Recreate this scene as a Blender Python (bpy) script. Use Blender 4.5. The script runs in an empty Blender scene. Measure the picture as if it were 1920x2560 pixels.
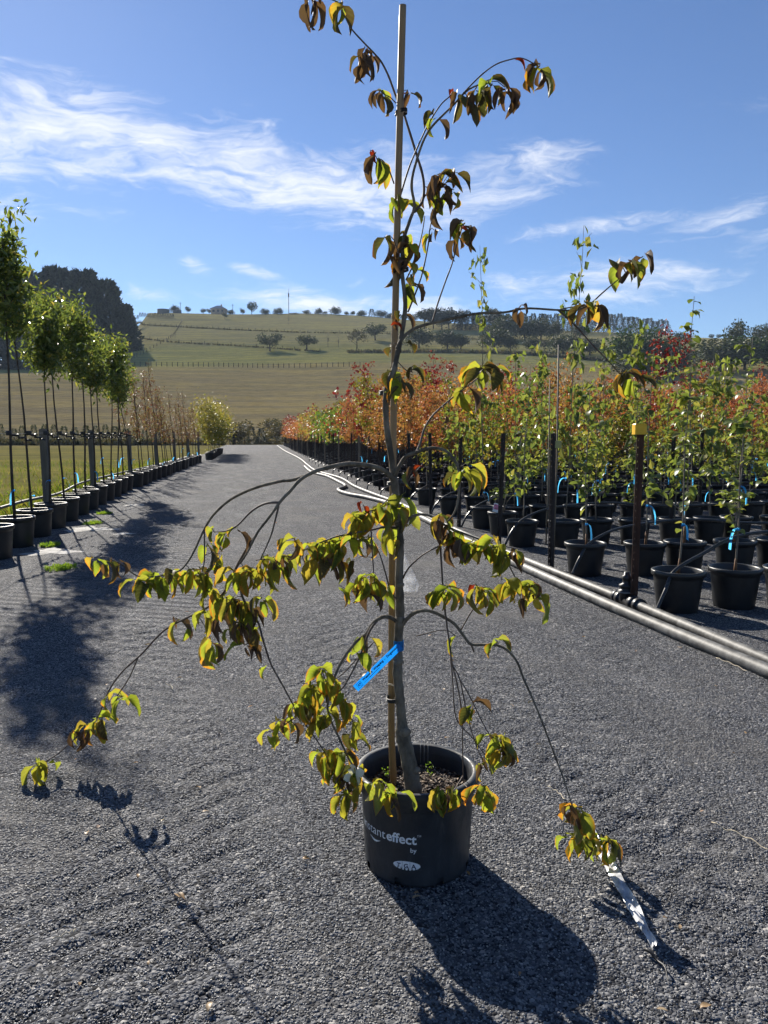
import bpy, math, random
import numpy as np
from mathutils import Vector, Matrix, Euler

random.seed(7)
rng = np.random.default_rng(7)
R = math.radians
scene = bpy.context.scene
col = scene.collection

# ------------------------------------------------------------------ camera
CAM_H, PITCH, FPX = 1.5, R(5.86), 1920.0        # focal length in pixels of the 1920x2560 photograph
cam_d = bpy.data.cameras.new('camera')
cam_d.sensor_fit = 'VERTICAL'; cam_d.sensor_height = 24.0; cam_d.lens = 24.0 * FPX / 2560.0
cam_d.clip_start = 0.05; cam_d.clip_end = 6000
cam = bpy.data.objects.new('camera', cam_d); col.objects.link(cam)
cam.location = (0, 0, CAM_H); cam.rotation_euler = (math.pi/2 - PITCH, 0, 0)
scene.camera = cam

HAZE = 0.00015
# ------------------------------------------------------------------ sun, sky, exposure
SUN_EL, SUN_AZ = R(29.0), R(-27.0)             # azimuth from +Y, clockwise
sunv = Vector((math.sin(SUN_AZ)*math.cos(SUN_EL), math.cos(SUN_AZ)*math.cos(SUN_EL), math.sin(SUN_EL)))
sd = bpy.data.lights.new('sun', 'SUN'); sd.energy = 5.0; sd.angle = R(0.53); sd.color = (1.0, 0.93, 0.82)
sun = bpy.data.objects.new('sun', sd); col.objects.link(sun)
sun.rotation_euler = sunv.to_track_quat('Z', 'Y').to_euler(); sun.location = (-20, 40, 30)

scene.view_settings.view_transform = 'Standard'
scene.view_settings.look = 'None'
scene.view_settings.gamma = 1.0
scene.view_settings.exposure = 1.02
scene.view_settings.use_curve_mapping = False
scene.cycles.max_bounces = 5
scene.cycles.diffuse_bounces = 2
scene.cycles.use_adaptive_sampling = True
scene.cycles.adaptive_threshold = 0.03
scene.cycles.glossy_bounces = 2
scene.cycles.transmission_bounces = 4
scene.cycles.transparent_max_bounces = 8
scene.cycles.caustics_reflective = False
scene.cycles.caustics_refractive = False
scene.cycles.use_denoising = True
scene.cycles.sample_clamp_indirect = 4.0


class NT:
    """small helper round a node tree"""
    def __init__(self, tree):
        self.t = tree; self.n = tree.nodes; self.l = tree.links

    def node(self, typ, **kw):
        nd = self.n.new(typ)
        for k, v in kw.items():
            if k == 'ins':
                for a, b in v.items():
                    sock = nd.inputs[a]
                    if isinstance(b, bpy.types.NodeSocket):
                        self.l.new(b, sock)
                    elif b is not None:
                        if hasattr(sock, 'default_value') and hasattr(sock.default_value, '__len__') and isinstance(b, (tuple, list)) and len(sock.default_value) == 4 and len(b) == 3:
                            b = (*b, 1.0)
                        sock.default_value = b
            else:
                setattr(nd, k, v)
        return nd

    def math(self, op, a, b=0.0, c=0.0, clamp=False):
        return self.node('ShaderNodeMath', operation=op, use_clamp=clamp, ins={0: a, 1: b, 2: c}).outputs[0]

    def vmath(self, op, a, b=(0, 0, 0)):
        return self.node('ShaderNodeVectorMath', operation=op, ins={0: a, 1: b}).outputs[0]

    def noise(self, vec, scale, detail=4.0, rough=0.55, dist=0.0, out=0):
        return self.node('ShaderNodeTexNoise', ins={'Vector': vec, 'Scale': scale, 'Detail': detail, 'Roughness': rough, 'Distortion': dist}).outputs[out]

    def smooth(self, v, a, b, to0=0.0, to1=1.0):
        nd = self.node('ShaderNodeMapRange', interpolation_type='SMOOTHSTEP', ins={0: v, 1: a, 2: b, 3: to0, 4: to1})
        return nd.outputs[0]

    def mix(self, f, a, b, blend='MIX'):
        nd = self.node('ShaderNodeMix', data_type='RGBA', blend_type=blend)
        for i, v in ((0, f), (6, a), (7, b)):
            if isinstance(v, bpy.types.NodeSocket):
                self.l.new(v, nd.inputs[i])
            elif i == 0:
                nd.inputs[0].default_value = v
            else:
                nd.inputs[i].default_value = (*v, 1.0) if len(v) == 3 else v
        return nd.outputs[2]

    def ramp(self, f, stops, interp='LINEAR'):
        nd = self.node('ShaderNodeValToRGB', ins={0: f})
        e = nd.color_ramp.elements
        nd.color_ramp.interpolation = interp
        while len(e) < len(stops):
            e.new(0.5)
        for i, (p, c) in enumerate(stops):
            e[i].position = p; e[i].color = (*c, 1.0)
        return nd.outputs[0]

    def mapping(self, vec, loc=(0, 0, 0), rot=(0, 0, 0), scale=(1, 1, 1), typ='POINT'):
        return self.node('ShaderNodeMapping', vector_type=typ, ins={0: vec, 1: loc, 2: rot, 3: scale}).outputs[0]

    def bump(self, h, strength, dist, normal=None):
        nd = self.node('ShaderNodeBump', ins={'Height': h, 'Strength': strength, 'Distance': dist})
        if normal is not None:
            self.l.new(normal, nd.inputs['Normal'])
        return nd.outputs[0]


def ray(px, py):
    dx, dy = (px - 960.0)/FPX, (1280.0 - py)/FPX
    return Vector((dx, math.cos(PITCH) + dy*math.sin(PITCH), -math.sin(PITCH) + dy*math.cos(PITCH)))


def at(px, py, Y):
    d = ray(px, py)
    return Vector((0, 0, CAM_H)) + d*(Y/d.y)


def on_ground(px, py, z=0.0):
    d = ray(px, py)
    return Vector((0, 0, CAM_H)) + d*((z - CAM_H)/d.z)


# world: clear sky with drawn-out cirrus
world = bpy.data.worlds.new('World'); scene.world = world; world.use_nodes = True
w = NT(world.node_tree); w.n.clear()
sky = w.node('ShaderNodeTexSky', sky_type='NISHITA', sun_disc=False, sun_elevation=SUN_EL, sun_rotation=SUN_AZ,
             altitude=400.0, air_density=1.0, dust_density=0.1, ozone_density=2.6)
tc = w.node('ShaderNodeTexCoord').outputs['Generated']
sep = w.node('ShaderNodeSeparateXYZ', ins={0: tc})
az = w.math('MULTIPLY', w.math('ARCTAN2', sep.outputs[0], sep.outputs[1]), 57.2958)
el = w.math('MULTIPLY', w.math('ARCSINE', sep.outputs[2]), 57.2958)
ae = w.node('ShaderNodeCombineXYZ', ins={0: az, 1: el, 2: 0.0}).outputs[0]


def azel(px, py):
    d = ray(px, py).normalized()
    return math.degrees(math.atan2(d.x, d.y)), math.degrees(math.asin(d.z))


# cloud banks: pixel centre, half sizes in degrees, tilt in degrees, weight
BANKS = [(-120, 350, 14, 6.0, 4, 1.0), (170, 330, 11, 5.5, -6, 1.0), (430, 385, 10, 3.4, -16, .95), (650, 440, 12, 4.4, -10, .9),
         (930, 475, 13, 4.8, -4, .95), (1250, 445, 10, 3.6, 12, .82), (1180, 520, 7, 1.8, 8, .6), (1500, 565, 13, 1.1, 3, .8), (1800, 545, 7, 1.7, 9, .8), (2150, 500, 9, 3, 8, .7),
         (1560, 700, 11, 2.6, -2, .85), (1330, 715, 6, 2.2, 6, .7), (480, 660, 2.3, 1.0, -16, .75), (625, 675, 3.2, .7, -12, .75), (905, 705, 2.8, .9, 10, .6),
         (740, 752, 9, 1.6, -3, .85), (360, 735, 4, .9, -6, .6), (1080, 770, 7, 1.2, 0, .8), (1850, 650, 6, 1.5, 2, .4), (-900, 500, 22, 7, 5, .8), (2900, 300, 25, 8, -8, .7)]
env = None
for (bx, by, sx, sy, tl, amp) in BANKS:
    a0, e0 = azel(bx, by)
    m = w.mapping(ae, (a0, e0, 0), (0, 0, R(tl)), (sx, sy, 1), 'TEXTURE')
    ln = w.node('ShaderNodeVectorMath', operation='LENGTH', ins={0: m}).outputs['Value']
    g = w.smooth(ln, 1.25, 0.0, 0.0, amp)
    env = g if env is None else w.math('MAXIMUM', env, g)
fib = w.mapping(ae, (0, 0, 0), (0, 0, R(-12)), (0.055, 0.20, 1))
warp = w.noise(w.mapping(ae, scale=(.05, .11, 1)), 1.6, 4, .6, 0, 1)
fibw = w.vmath('ADD', fib, w.node('ShaderNodeVectorMath', operation='SCALE', ins={0: warp, 3: 0.9}).outputs[0])
n1 = w.noise(fibw, 1.9, 9, .62, 0.9)
n2 = w.noise(w.mapping(fibw, rot=(0, 0, R(25)), scale=(.6, 1.6, 1)), 4.2, 8, .68, .6)
nn = w.math('ADD', w.math('MULTIPLY', n1, .66), w.math('MULTIPLY', n2, .34))
dens = w.math('ADD', env, w.math('MULTIPLY', w.math('SUBTRACT', nn, .52), 2.9))
mask = w.math('MULTIPLY', w.smooth(dens, .30, 1.28), w.smooth(env, .02, .38))
mask = w.math('MULTIPLY', mask, .9)
sky_c = w.mix(1.0, sky.outputs[0], (0.80, 0.91, 1.13), 'MULTIPLY')
cloudy = w.mix(mask, sky_c, (10.2, 10.4, 11.0))
bg = w.node('ShaderNodeBackground', ins={'Color': cloudy, 'Strength': 0.052})
out = w.node('ShaderNodeOutputWorld', ins={'Surface': bg.outputs[0]})

# ------------------------------------------------------------------ mesh helpers


class MB:
    """collects geometry for ONE mesh object"""
    def __init__(self):
        self.v = []; self.f = []; self.m = []; self.var = []; self.uv = {}; self.nv = 0

    def add(self, verts, faces, mat=0, var=0.0):
        o = self.nv
        self.v.extend(map(tuple, verts)); self.nv += len(verts)
        for f in faces:
            self.f.append(tuple(i + o for i in f)); self.m.append(mat); self.var.append(var)
        return o

    def box(self, c, s, rot=None, mat=0):
        vs = [Vector((x*s[0]/2, y*s[1]/2, z*s[2]/2)) for x in (-1, 1) for y in (-1, 1) for z in (-1, 1)]
        if rot is not None:
            vs = [rot @ p for p in vs]
        vs = [p + Vector(c) for p in vs]
        self.add(vs, [(0, 1, 3, 2), (4, 6, 7, 5), (0, 4, 5, 1), (2, 3, 7, 6), (0, 2, 6, 4), (1, 5, 7, 3)], mat)

    def tube(self, path, rad, sides=6, mat=0, caps=True, var=0.0):
        P = [Vector(p) for p in path]; n = len(P)
        if not hasattr(rad, '__len__'):
            rad = [rad]*n
        rings = []; ref = None
        for i in range(n):
            t = (P[min(i+1, n-1)] - P[max(i-1, 0)])
            t = t.normalized() if t.length > 1e-9 else Vector((0, 0, 1))
            if ref is None:
                ref = t.orthogonal().normalized()
            a = (ref - t*ref.dot(t))
            a = a.normalized() if a.length > 1e-6 else t.orthogonal().normalized()
            ref = a; b = t.cross(a)
            rings.append([P[i] + (a*math.cos(2*math.pi*k/sides) + b*math.sin(2*math.pi*k/sides))*rad[i] for k in range(sides)])
        vs = [p for r_ in rings for p in r_]
        fs = []
        for i in range(n-1):
            for k in range(sides):
                k2 = (k+1) % sides
                fs.append((i*sides+k, i*sides+k2, (i+1)*sides+k2, (i+1)*sides+k))
        if caps:
            fs.append(tuple(range(sides-1, -1, -1))); fs.append(tuple((n-1)*sides+k for k in range(sides)))
        self.add(vs, fs, mat, var)

    def lathe(self, prof, seg=32, mat=0, skip=None, center=(0, 0, 0)):
        """prof: list of (r, z); skip(i, k) leaves a face out"""
        vs = []
        for (r_, z) in prof:
            for k in range(seg):
                a = 2*math.pi*k/seg
                vs.append((center[0] + r_*math.cos(a), center[1] + r_*math.sin(a), center[2] + z))
        fs = []
        for i in range(len(prof)-1):
            for k in range(seg):
                if skip and skip(i, k):
                    continue
                k2 = (k+1) % seg
                fs.append((i*seg+k, i*seg+k2, (i+1)*seg+k2, (i+1)*seg+k))
        self.add(vs, fs, mat)

    def kites(self, P, D, N, L, W, fold=0.35, mat=0, var=None, bend=0.0):
        """folded two-facet leaves: P base, D direction, N normal (arrays)"""
        P, D, N = np.asarray(P, float), np.asarray(D, float), np.asarray(N, float)
        D /= np.linalg.norm(D, axis=1, keepdims=True) + 1e-9
        S = np.cross(D, N); S /= np.linalg.norm(S, axis=1, keepdims=True) + 1e-9
        U = np.cross(S, D)
        n = len(P)
        L = np.broadcast_to(np.asarray(L, float), (n,))[:, None]; W = np.broadcast_to(np.asarray(W, float), (n,))[:, None]
        mid = P + D*L*.42
        a = mid + S*W*.5 + U*W*fold*.5
        b = mid - S*W*.5 + U*W*fold*.5
        tip = P + D*L - U*L*bend
        vs = np.stack([P, a, tip, b], 1).reshape(-1, 3)
        var = rng.random(n) if var is None else var
        o = self.nv
        self.v.extend(map(tuple, vs)); self.nv += len(vs)
        for i in range(n):
            k = o + 4*i
            self.f.append((k, k+1, k+2)); self.f.append((k, k+2, k+3))
            self.m.extend((mat, mat)); self.var.extend((float(var[i]),)*2)

    def mesh(self, name, mats, smooth=True):
        me = bpy.data.meshes.new(name)
        me.from_pydata(self.v, [], self.f)
        for m_ in (mats if isinstance(mats, (list, tuple)) else [mats]):
            me.materials.append(m_)
        me.polygons.foreach_set('material_index', self.m)
        if smooth:
            me.polygons.foreach_set('use_smooth', [True]*len(self.f))
        at_ = me.attributes.new('var', 'FLOAT', 'FACE'); at_.data.foreach_set('value', self.var)
        me.update()
        return me

    def build(self, name, mats, parent=None, smooth=True, **tags):
        o = bpy.data.objects.new(name, self.mesh(name, mats, smooth))
        col.objects.link(o)
        if parent is not None:
            o.parent = parent
        for k, v in tags.items():
            o[k] = v
        return o


def obj(name, me, parent=None, loc=None, rot=None, scale=None, **tags):
    o = bpy.data.objects.new(name, me); col.objects.link(o)
    if parent is not None:
        o.parent = parent
    if loc is not None:
        o.location = loc
    if rot is not None:
        o.rotation_euler = rot
    if scale is not None:
        o.scale = (scale,)*3 if not hasattr(scale, '__len__') else scale
    for k, v in tags.items():
        o[k] = v
    return o


def thing(name, label, category, loc=(0, 0, 0), rz=0.0, group=None):
    o = bpy.data.objects.new(name, None); col.objects.link(o)
    o.empty_display_size = .1
    o.location = loc; o.rotation_euler = (0, 0, rz)
    o['label'] = label; o['category'] = category
    if group:
        o['group'] = group
    return o


def smooth_path(pts, sub=6):
    """Catmull-Rom through points (any dimension)"""
    P = [np.array(p, float) for p in pts]
    if len(P) < 3:
        return [P[0] + (P[-1]-P[0])*t for t in np.linspace(0, 1, sub+1)]
    P = [2*P[0]-P[1]] + P + [2*P[-1]-P[-2]]
    outp = []
    for i in range(1, len(P)-2):
        p0, p1, p2, p3 = P[i-1:i+3]
        for t in np.linspace(0, 1, sub, endpoint=False):
            outp.append(.5*((2*p1) + (-p0+p2)*t + (2*p0-5*p1+4*p2-p3)*t*t + (-p0+3*p1-3*p2+p3)*t**3))
    outp.append(P[-2])
    return outp


# ------------------------------------------------------------------ materials
def new_mat(name):
    m = bpy.data.materials.new(name); m.use_nodes = True
    t = NT(m.node_tree); t.n.clear()
    return m, t


def finish(t, shader):
    t.node('ShaderNodeOutputMaterial', ins={'Surface': shader})


def simple(name, color, rough=.6, spec=.5, metal=0.0, var=.25, nscale=12.0, bump=0.0, bscale=60.0, stretch=(1, 1, 1), coord='Object'):
    m, t = new_mat(name)
    tcn = t.mapping(t.node('ShaderNodeTexCoord').outputs[coord], scale=stretch)
    n = t.noise(tcn, nscale, 5, .6)
    dark = tuple(c*(1-var) for c in color); light = tuple(min(1, c*(1+var)) for c in color)
    c = t.mix(t.smooth(n, .3, .7), dark, light)
    p = t.node('ShaderNodeBsdfPrincipled', ins={'Base Color': c, 'Roughness': rough, 'Specular IOR Level': spec, 'Metallic': metal})
    if bump:
        t.l.new(t.bump(t.noise(tcn, bscale, 4, .6), 1.0, bump), p.inputs['Normal'])
    finish(t, p.outputs[0])
    return m


def leaf_mat(name, stops, trans=.45, rough=.45, gain=1.3, spec=.35, back=None, patt=False):
    """leaf blades: diffuse + translucent, one tone per leaf"""
    m, t = new_mat(name)
    at_ = t.node('ShaderNodeAttribute', attribute_name='var').outputs['Fac']
    oi = t.node('ShaderNodeObjectInfo').outputs['Random']
    r = t.math('FRACT', t.math('ADD', at_, oi))
    c = t.ramp(r, stops)
    if patt:
        uv = t.node('ShaderNodeUVMap').outputs[0]
        s = t.node('ShaderNodeSeparateXYZ', ins={0: uv})
        edge = t.math('ABSOLUTE', t.math('SUBTRACT', s.outputs[0], .5))
        geo = t.node('ShaderNodeTexCoord').outputs['Object']
        n = t.noise(t.vmath('ADD', geo, t.node('ShaderNodeCombineXYZ', ins={0: t.math('MULTIPLY', oi, 37.0)}).outputs[0]), 28, 4, .6)
        k = t.math('ADD', t.math('ADD', t.math('MULTIPLY', edge, 1.3), t.math('MULTIPLY', s.outputs[1], .42)), t.math('MULTIPLY', n, .9))
        lim = t.math('MULTIPLY_ADD', t.math('FRACT', t.math('MULTIPLY', oi, 7.3)),   .55, .87)
        red = t.math('SUBTRACT', k, lim)
        c = t.mix(t.smooth(red, 0, .3, 0, .85), c, t.mix(t.math('FRACT', t.math('MULTIPLY', oi, 13.7)), (.30, .10, .015), (.36, .17, .02)))
        # pale side veins
        vein = t.math('SINE', t.math('MULTIPLY', t.math('SUBTRACT', s.outputs[1], t.math('MULTIPLY', edge, .45)), 46.0))
        c = t.mix(t.smooth(vein, .75, 1.0, 0, .18), c, (.34, .36, .10))
    if back is not None:
        bf = t.node('ShaderNodeNewGeometry').outputs['Backfacing']
        c_d = t.mix(bf, c, back)
    else:
        c_d = c
    p = t.node('ShaderNodeBsdfPrincipled', ins={'Base Color': c_d, 'Roughness': rough, 'Specular IOR Level': spec})
    ct = t.mix(1.0, c, (gain*1.05, gain, gain*.55), 'MULTIPLY')
    tr = t.node('ShaderNodeBsdfTranslucent', ins={'Color': ct})
    mx = t.node('ShaderNodeMixShader', ins={0: trans, 1: p.outputs[0], 2: tr.outputs[0]})
    finish(t, mx.outputs[0])
    return m


M = {}
M['pot'] = simple('black_plastic', (.011, .012, .014), .42, .5, var=.3, nscale=9)
m, t = new_mat('charcoal_plastic')
oc = t.node('ShaderNodeTexCoord').outputs['Object']
sc1 = t.noise(t.mapping(oc, scale=(1, 1, .35)), 22, 6, .7); sc2 = t.noise(oc, 5, 4, .6); sc3 = t.noise(t.mapping(oc, rot=(.3, .2, 0), scale=(3, 3, 60)), 2.5, 4, .7)
c = t.mix(t.smooth(sc2, .35, .7), (.022, .025, .030), (.036, .040, .046))
c = t.mix(t.smooth(sc1, .56, .74, 0, .45), c, (.095, .095, .092))
c = t.mix(t.smooth(sc3, .62, .70, 0, .3), c, (.10, .10, .10))
p = t.node('ShaderNodeBsdfPrincipled', ins={'Base Color': c, 'Roughness': t.smooth(sc1, .4, .7, .42, .75), 'Specular IOR Level': .4})
t.l.new(t.bump(t.noise(oc, 140, 3), .5, .0008), p.inputs['Normal'])
finish(t, p.outputs[0]); M['pot_main'] = m
M['soil'] = simple('potting_mix', (.025, .019, .015), .9, .2, var=.5, nscale=45, bump=.01, bscale=60)
M['bark_chip'] = leaf_mat('bark_chip', [(0, (.02, .014, .011)), (.5, (.07, .047, .033)), (.85, (.18, .13, .09)), (1, (.42, .34, .25))], trans=0.0, rough=.75)
M['bark'] = simple('grey_bark', (.150, .128, .098), .85, .2, var=.5, nscale=26, bump=.009, bscale=48, stretch=(1, 1, .5))
M['twig'] = simple('brown_twig', (.11, .085, .07), .65, .3, var=.25, nscale=30)
M['trunk_dark'] = simple('dark_sapling_bark', (.052, .042, .034), .8, .25, var=.3, nscale=10)
M['trunk_pale'] = simple('pale_sapling_bark', (.17, .145, .115), .8, .25, var=.3, nscale=10)
M['graft'] = simple('orange_brown_bark', (.17, .08, .035), .7, .3, var=.3, nscale=16)
M['tie'] = simple('black_tie', (.012, .012, .014), .5, .5, var=.2)
M['tag'] = simple('blue_tape', (.030, .21, .72), .45, .4, var=.10, nscale=20)
m, t = new_mat('blue_tape'); p = t.node('ShaderNodeBsdfPrincipled', ins={'Base Color': (.05, .36, .85, 1), 'Roughness': .45}); q_ = t.node('ShaderNodeBsdfTranslucent', ins={'Color': (.10, .56, 1.0, 1)})
finish(t, t.node('ShaderNodeMixShader', ins={0: .75, 1: p.outputs[0], 2: q_.outputs[0]}).outputs[0]); M['tag'] = m
M['white_print'] = simple('white_print', (.72, .74, .76), .5, .4, var=.04)
M['dark_print'] = simple('dark_print', (.012, .02, .06), .6, .3, var=.1)
M['picket'] = simple('rusty_picket', (.070, .034, .022), .75, .3, var=.45, nscale=8, stretch=(1, 1, .3))
M['picket_black'] = simple('black_picket', (.030, .022, .020), .6, .4, var=.3, nscale=8)
M['cap'] = simple('yellow_cap', (.72, .42, .012), .45, .45, var=.06)
M['cap_old'] = simple('faded_cap', (.34, .33, .14), .6, .3, var=.12)
M['pipe'] = simple('grey_poly_pipe', (.105, .103, .097), .58, .4, var=.6, nscale=9, bump=.002, bscale=25, stretch=(1, 1, 1))
M['hose'] = simple('black_hose', (.02, .02, .022), .32, .5, var=.3)
M['fitting'] = simple('black_fitting', (.013, .013, .015), .4, .5, var=.2)
M['post_timber'] = simple('grey_timber', (.135, .125, .112), .85, .2, var=.3, nscale=10, bump=.003, bscale=40, stretch=(1, 1, .12))
M['bamboo_old'] = simple('weathered_cane', (.20, .17, .13), .7, .3, var=.25, nscale=14, stretch=(1, 1, .2))
M['wire'] = simple('steel_wire', (.20, .20, .20), .6, .4, metal=.3)
M['old_wire'] = simple('dull_wire', (.10, .09, .08), .9, .1)

# bamboo stake: greyish above, honey coloured low down, faint lengthwise grain
m, t = new_mat('bamboo')
oc = t.node('ShaderNodeTexCoord').outputs['Object']
g1 = t.noise(t.mapping(oc, scale=(60, 60, 2.0)), 3, 5, .6)
zc = t.node('ShaderNodeSeparateXYZ', ins={0: oc}).outputs[2]
hgt = t.smooth(t.math('ADD', zc, t.math('MULTIPLY', t.noise(oc, 3.0, 3), .3)), .9, 1.7)
c = t.mix(hgt, (.42, .245, .085), (.38, .25, .125))
c = t.mix(t.math('MULTIPLY', g1, .55), c, (.10, .07, .04))
p = t.node('ShaderNodeBsdfPrincipled', ins={'Base Color': c, 'Roughness': .5, 'Specular IOR Level': .4})
finish(t, p.outputs[0]); M['bamboo'] = m

# leaves
M['dogwood'] = leaf_mat('dogwood_leaf', [(0, (.175, .215, .028)), (.3, (.130, .175, .026)), (.55, (.200, .195, .028)), (.78, (.115, .140, .028)), (1, (.235, .165, .028))],
                        trans=.56, rough=.55, spec=.18, gain=2.0, back=(.175, .165, .095), patt=True)
M['dogwood_dry_shaded'] = leaf_mat('dogwood_dry_shaded_leaf', [(0, (.105, .070, .050)), (.5, (.15, .085, .045)), (1, (.095, .062, .050))], trans=.30, rough=.6, gain=1.3, patt=False)  # dry brown; on upper leaves this dark tone paints their shaded side
M['dogwood_shaded_olive'] = leaf_mat('dogwood_shaded_olive_leaf', [(0, (.060, .070, .018)), (.5, (.085, .080, .022)), (1, (.10, .070, .030))], trans=.26, rough=.6, spec=.15, gain=1.6, back=(.085, .075, .05), patt=True)  # darker leaf copy: shade of the upper leaves put into the colour
M['dogwood_red'] = leaf_mat('dogwood_red_leaf', [(0, (.24, .022, .014)), (1, (.27, .045, .015))], trans=.35, rough=.55, spec=.15, gain=1.2)
M['bract'] = leaf_mat('white_bract', [(0, (.72, .74, .60)), (1, (.78, .80, .68))], trans=.35, rough=.5, gain=1.0)
M['green_leaf'] = leaf_mat('fresh_green_leaf', [(0, (.085, .120, .034)), (.5, (.135, .178, .048)), (.85, (.185, .210, .058)), (1, (.23, .22, .065))], trans=.45, rough=.38, gain=1.55, spec=.5)
M['yellowgreen'] = leaf_mat('yellow_green_leaf', [(0, (.12, .16, .03)), (.6, (.19, .19, .035)), (1, (.25, .18, .04))], trans=.42, gain=1.4)
M['dark_gloss'] = leaf_mat('glossy_evergreen_leaf', [(0, (.055, .080, .026)), (.55, (.095, .135, .038)), (.9, (.165, .195, .055)), (1, (.24, .20, .05))], trans=.52, rough=.27, gain=1.6, spec=.7)
M['orange'] = leaf_mat('orange_maple_leaf', [(0, (.30, .115, .055)), (.35, (.33, .15, .07)), (.75, (.30, .18, .07)), (1, (.24, .19, .06))], trans=.42, gain=1.3)
M['coral'] = leaf_mat('coral_maple_leaf', [(0, (.33, .095, .055)), (.5, (.35, .13, .075)), (1, (.30, .14, .07))], trans=.42, gain=1.3)
M['red'] = leaf_mat('crimson_maple_leaf', [(0, (.13, .014, .020)), (.6, (.20, .025, .030)), (1, (.25, .06, .04))], trans=.40, gain=1.2)
M['gold'] = leaf_mat('golden_leaf', [(0, (.25, .22, .06)), (.6, (.28, .24, .08)), (1, (.17, .19, .05))], trans=.4, gain=1.2)
M['midgreen'] = leaf_mat('mid_green_leaf', [(0, (.055, .11, .022)), (1, (.11, .17, .03))], trans=.45, gain=1.5)
M['rusty'] = leaf_mat('rust_leaf', [(0, (.15, .055, .045)), (.45, (.19, .085, .06)), (.75, (.20, .15, .06)), (1, (.21, .20, .06))], trans=.36, gain=1.1)
M['far_dark'] = leaf_mat('dark_conifer_foliage', [(0, (.012, .020, .014)), (.7, (.034, .048, .030)), (1, (.062, .076, .044))], trans=.12, rough=.6, gain=1.2)
M['far_green'] = leaf_mat('gum_foliage', [(0, (.035, .048, .024)), (1, (.066, .080, .038))], trans=.18, rough=.6, gain=1.2)
M['far_mid'] = leaf_mat('broadleaf_foliage', [(0, (.030, .060, .016)), (1, (.060, .10, .026))], trans=.2, rough=.6, gain=1.2)
M['far_brown'] = leaf_mat('olive_brown_foliage', [(0, (.055, .055, .028)), (1, (.10, .09, .04))], trans=.2, rough=.6, gain=1.2)
M['scrub'] = leaf_mat('scrub_foliage', [(0, (.060, .062, .030)), (.6, (.115, .10, .05)), (1, (.17, .14, .075))], trans=.2, rough=.7, gain=1.2)
M['hedge'] = leaf_mat('young_hedge_foliage', [(0, (.045, .060, .032)), (1, (.085, .098, .052))], trans=.2, rough=.7, gain=1.2)
M['grass'] = leaf_mat('grass_blade', [(0, (.10, .17, .022)), (.5, (.16, .21, .03)), (.85, (.24, .23, .06)), (1, (.34, .29, .12))], trans=.45, gain=1.4)
M['weed'] = leaf_mat('weed_leaf', [(0, (.10, .20, .022)), (1, (.20, .28, .04))], trans=.45, gain=1.5)
M['fallen'] = leaf_mat('fallen_leaf', [(0, (.30, .17, .06)), (.5, (.42, .33, .22)), (.8, (.34, .11, .04)), (1, (.50, .44, .34))], trans=.25, gain=1.1)
M['straw'] = simple('dry_straw', (.48, .41, .29), .6, .4, var=.2)

# ------------------------------------------------------------------ the ground
# gravel: dark bluish crushed rock
GRAVEL = [(0, (.018, .019, .022)), (.33, (.062, .065, .072)), (.66, (.125, .130, .140)), (.9, (.205, .21, .218)), (1, (.36, .35, .33))]
m, t = new_mat('gravel_ground')
oc = t.node('ShaderNodeTexCoord').outputs['Object']
vo = t.node('ShaderNodeTexVoronoi', ins={'Vector': oc, 'Scale': 85.0, 'Randomness': 1.0})
cellr = t.node('ShaderNodeSeparateXYZ', ins={0: vo.outputs['Color']}).outputs[0]
c = t.ramp(cellr, GRAVEL)
dust = t.noise(oc, .9, 6, .62)
c = t.mix(t.smooth(dust, .46, .70, 0, .7), c, (.125, .121, .115))
fine = t.noise(oc, 30, 5, .7)
c = t.mix(t.smooth(fine, .6, .8, 0, .25), c, (.10, .10, .10))
lane = t.mapping(oc, rot=(0, 0, R(-9.5)))
mot = t.noise(t.mapping(lane, scale=(1.6, .5, 1)), 1.3, 7, .7)
c = t.mix(t.smooth(mot, .40, .66, 0, .6), t.mix(1.0, c, (.72, .72, .74), 'MULTIPLY'), t.mix(1.0, c, (1.35, 1.32, 1.28), 'MULTIPLY'))
rid = t.node('ShaderNodeTexWave', wave_type='BANDS', bands_direction='Y', ins={'Vector': t.mapping(lane, rot=(0, 0, R(24))), 'Scale': 2.2, 'Distortion': 2.2, 'Detail': 2.0, 'Detail Scale': 1.2}).outputs['Fac']
trk = t.smooth(t.noise(t.mapping(lane, scale=(1.1, .06, 1)), 1.0, 2, .5), .48, .62)
big = t.noise(oc, 4.5, 5, .65)
h1 = t.math('ADD', t.math('MULTIPLY', t.math('SUBTRACT', 1.0, vo.outputs['Distance']), .0075), t.math('MULTIPLY', cellr, .005))
h2 = t.math('ADD', t.math('MULTIPLY', t.math('MULTIPLY', rid, trk), .014), t.math('MULTIPLY', big, .035))
nrm = t.bump(t.math('ADD', h1, h2), 1.0, 1.0)
p = t.node('ShaderNodeBsdfPrincipled', ins={'Base Color': c, 'Roughness': .9, 'Specular IOR Level': .12, 'Normal': nrm})
finish(t, p.outputs[0]); M['gravel_ground'] = m

m, t = new_mat('gravel_stone')
oi = t.node('ShaderNodeObjectInfo').outputs['Random']
c = t.ramp(oi, GRAVEL)
geo = t.node('ShaderNodeNewGeometry').outputs['Position']
dust = t.noise(geo, .9, 6, .62)
c = t.mix(t.smooth(dust, .46, .70, 0, .62), c, (.150, .145, .138))
p = t.node('ShaderNodeBsdfPrincipled', ins={'Base Color': c, 'Roughness': .55, 'Specular IOR Level': .5})
finish(t, p.outputs[0]); M['stone'] = m

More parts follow.
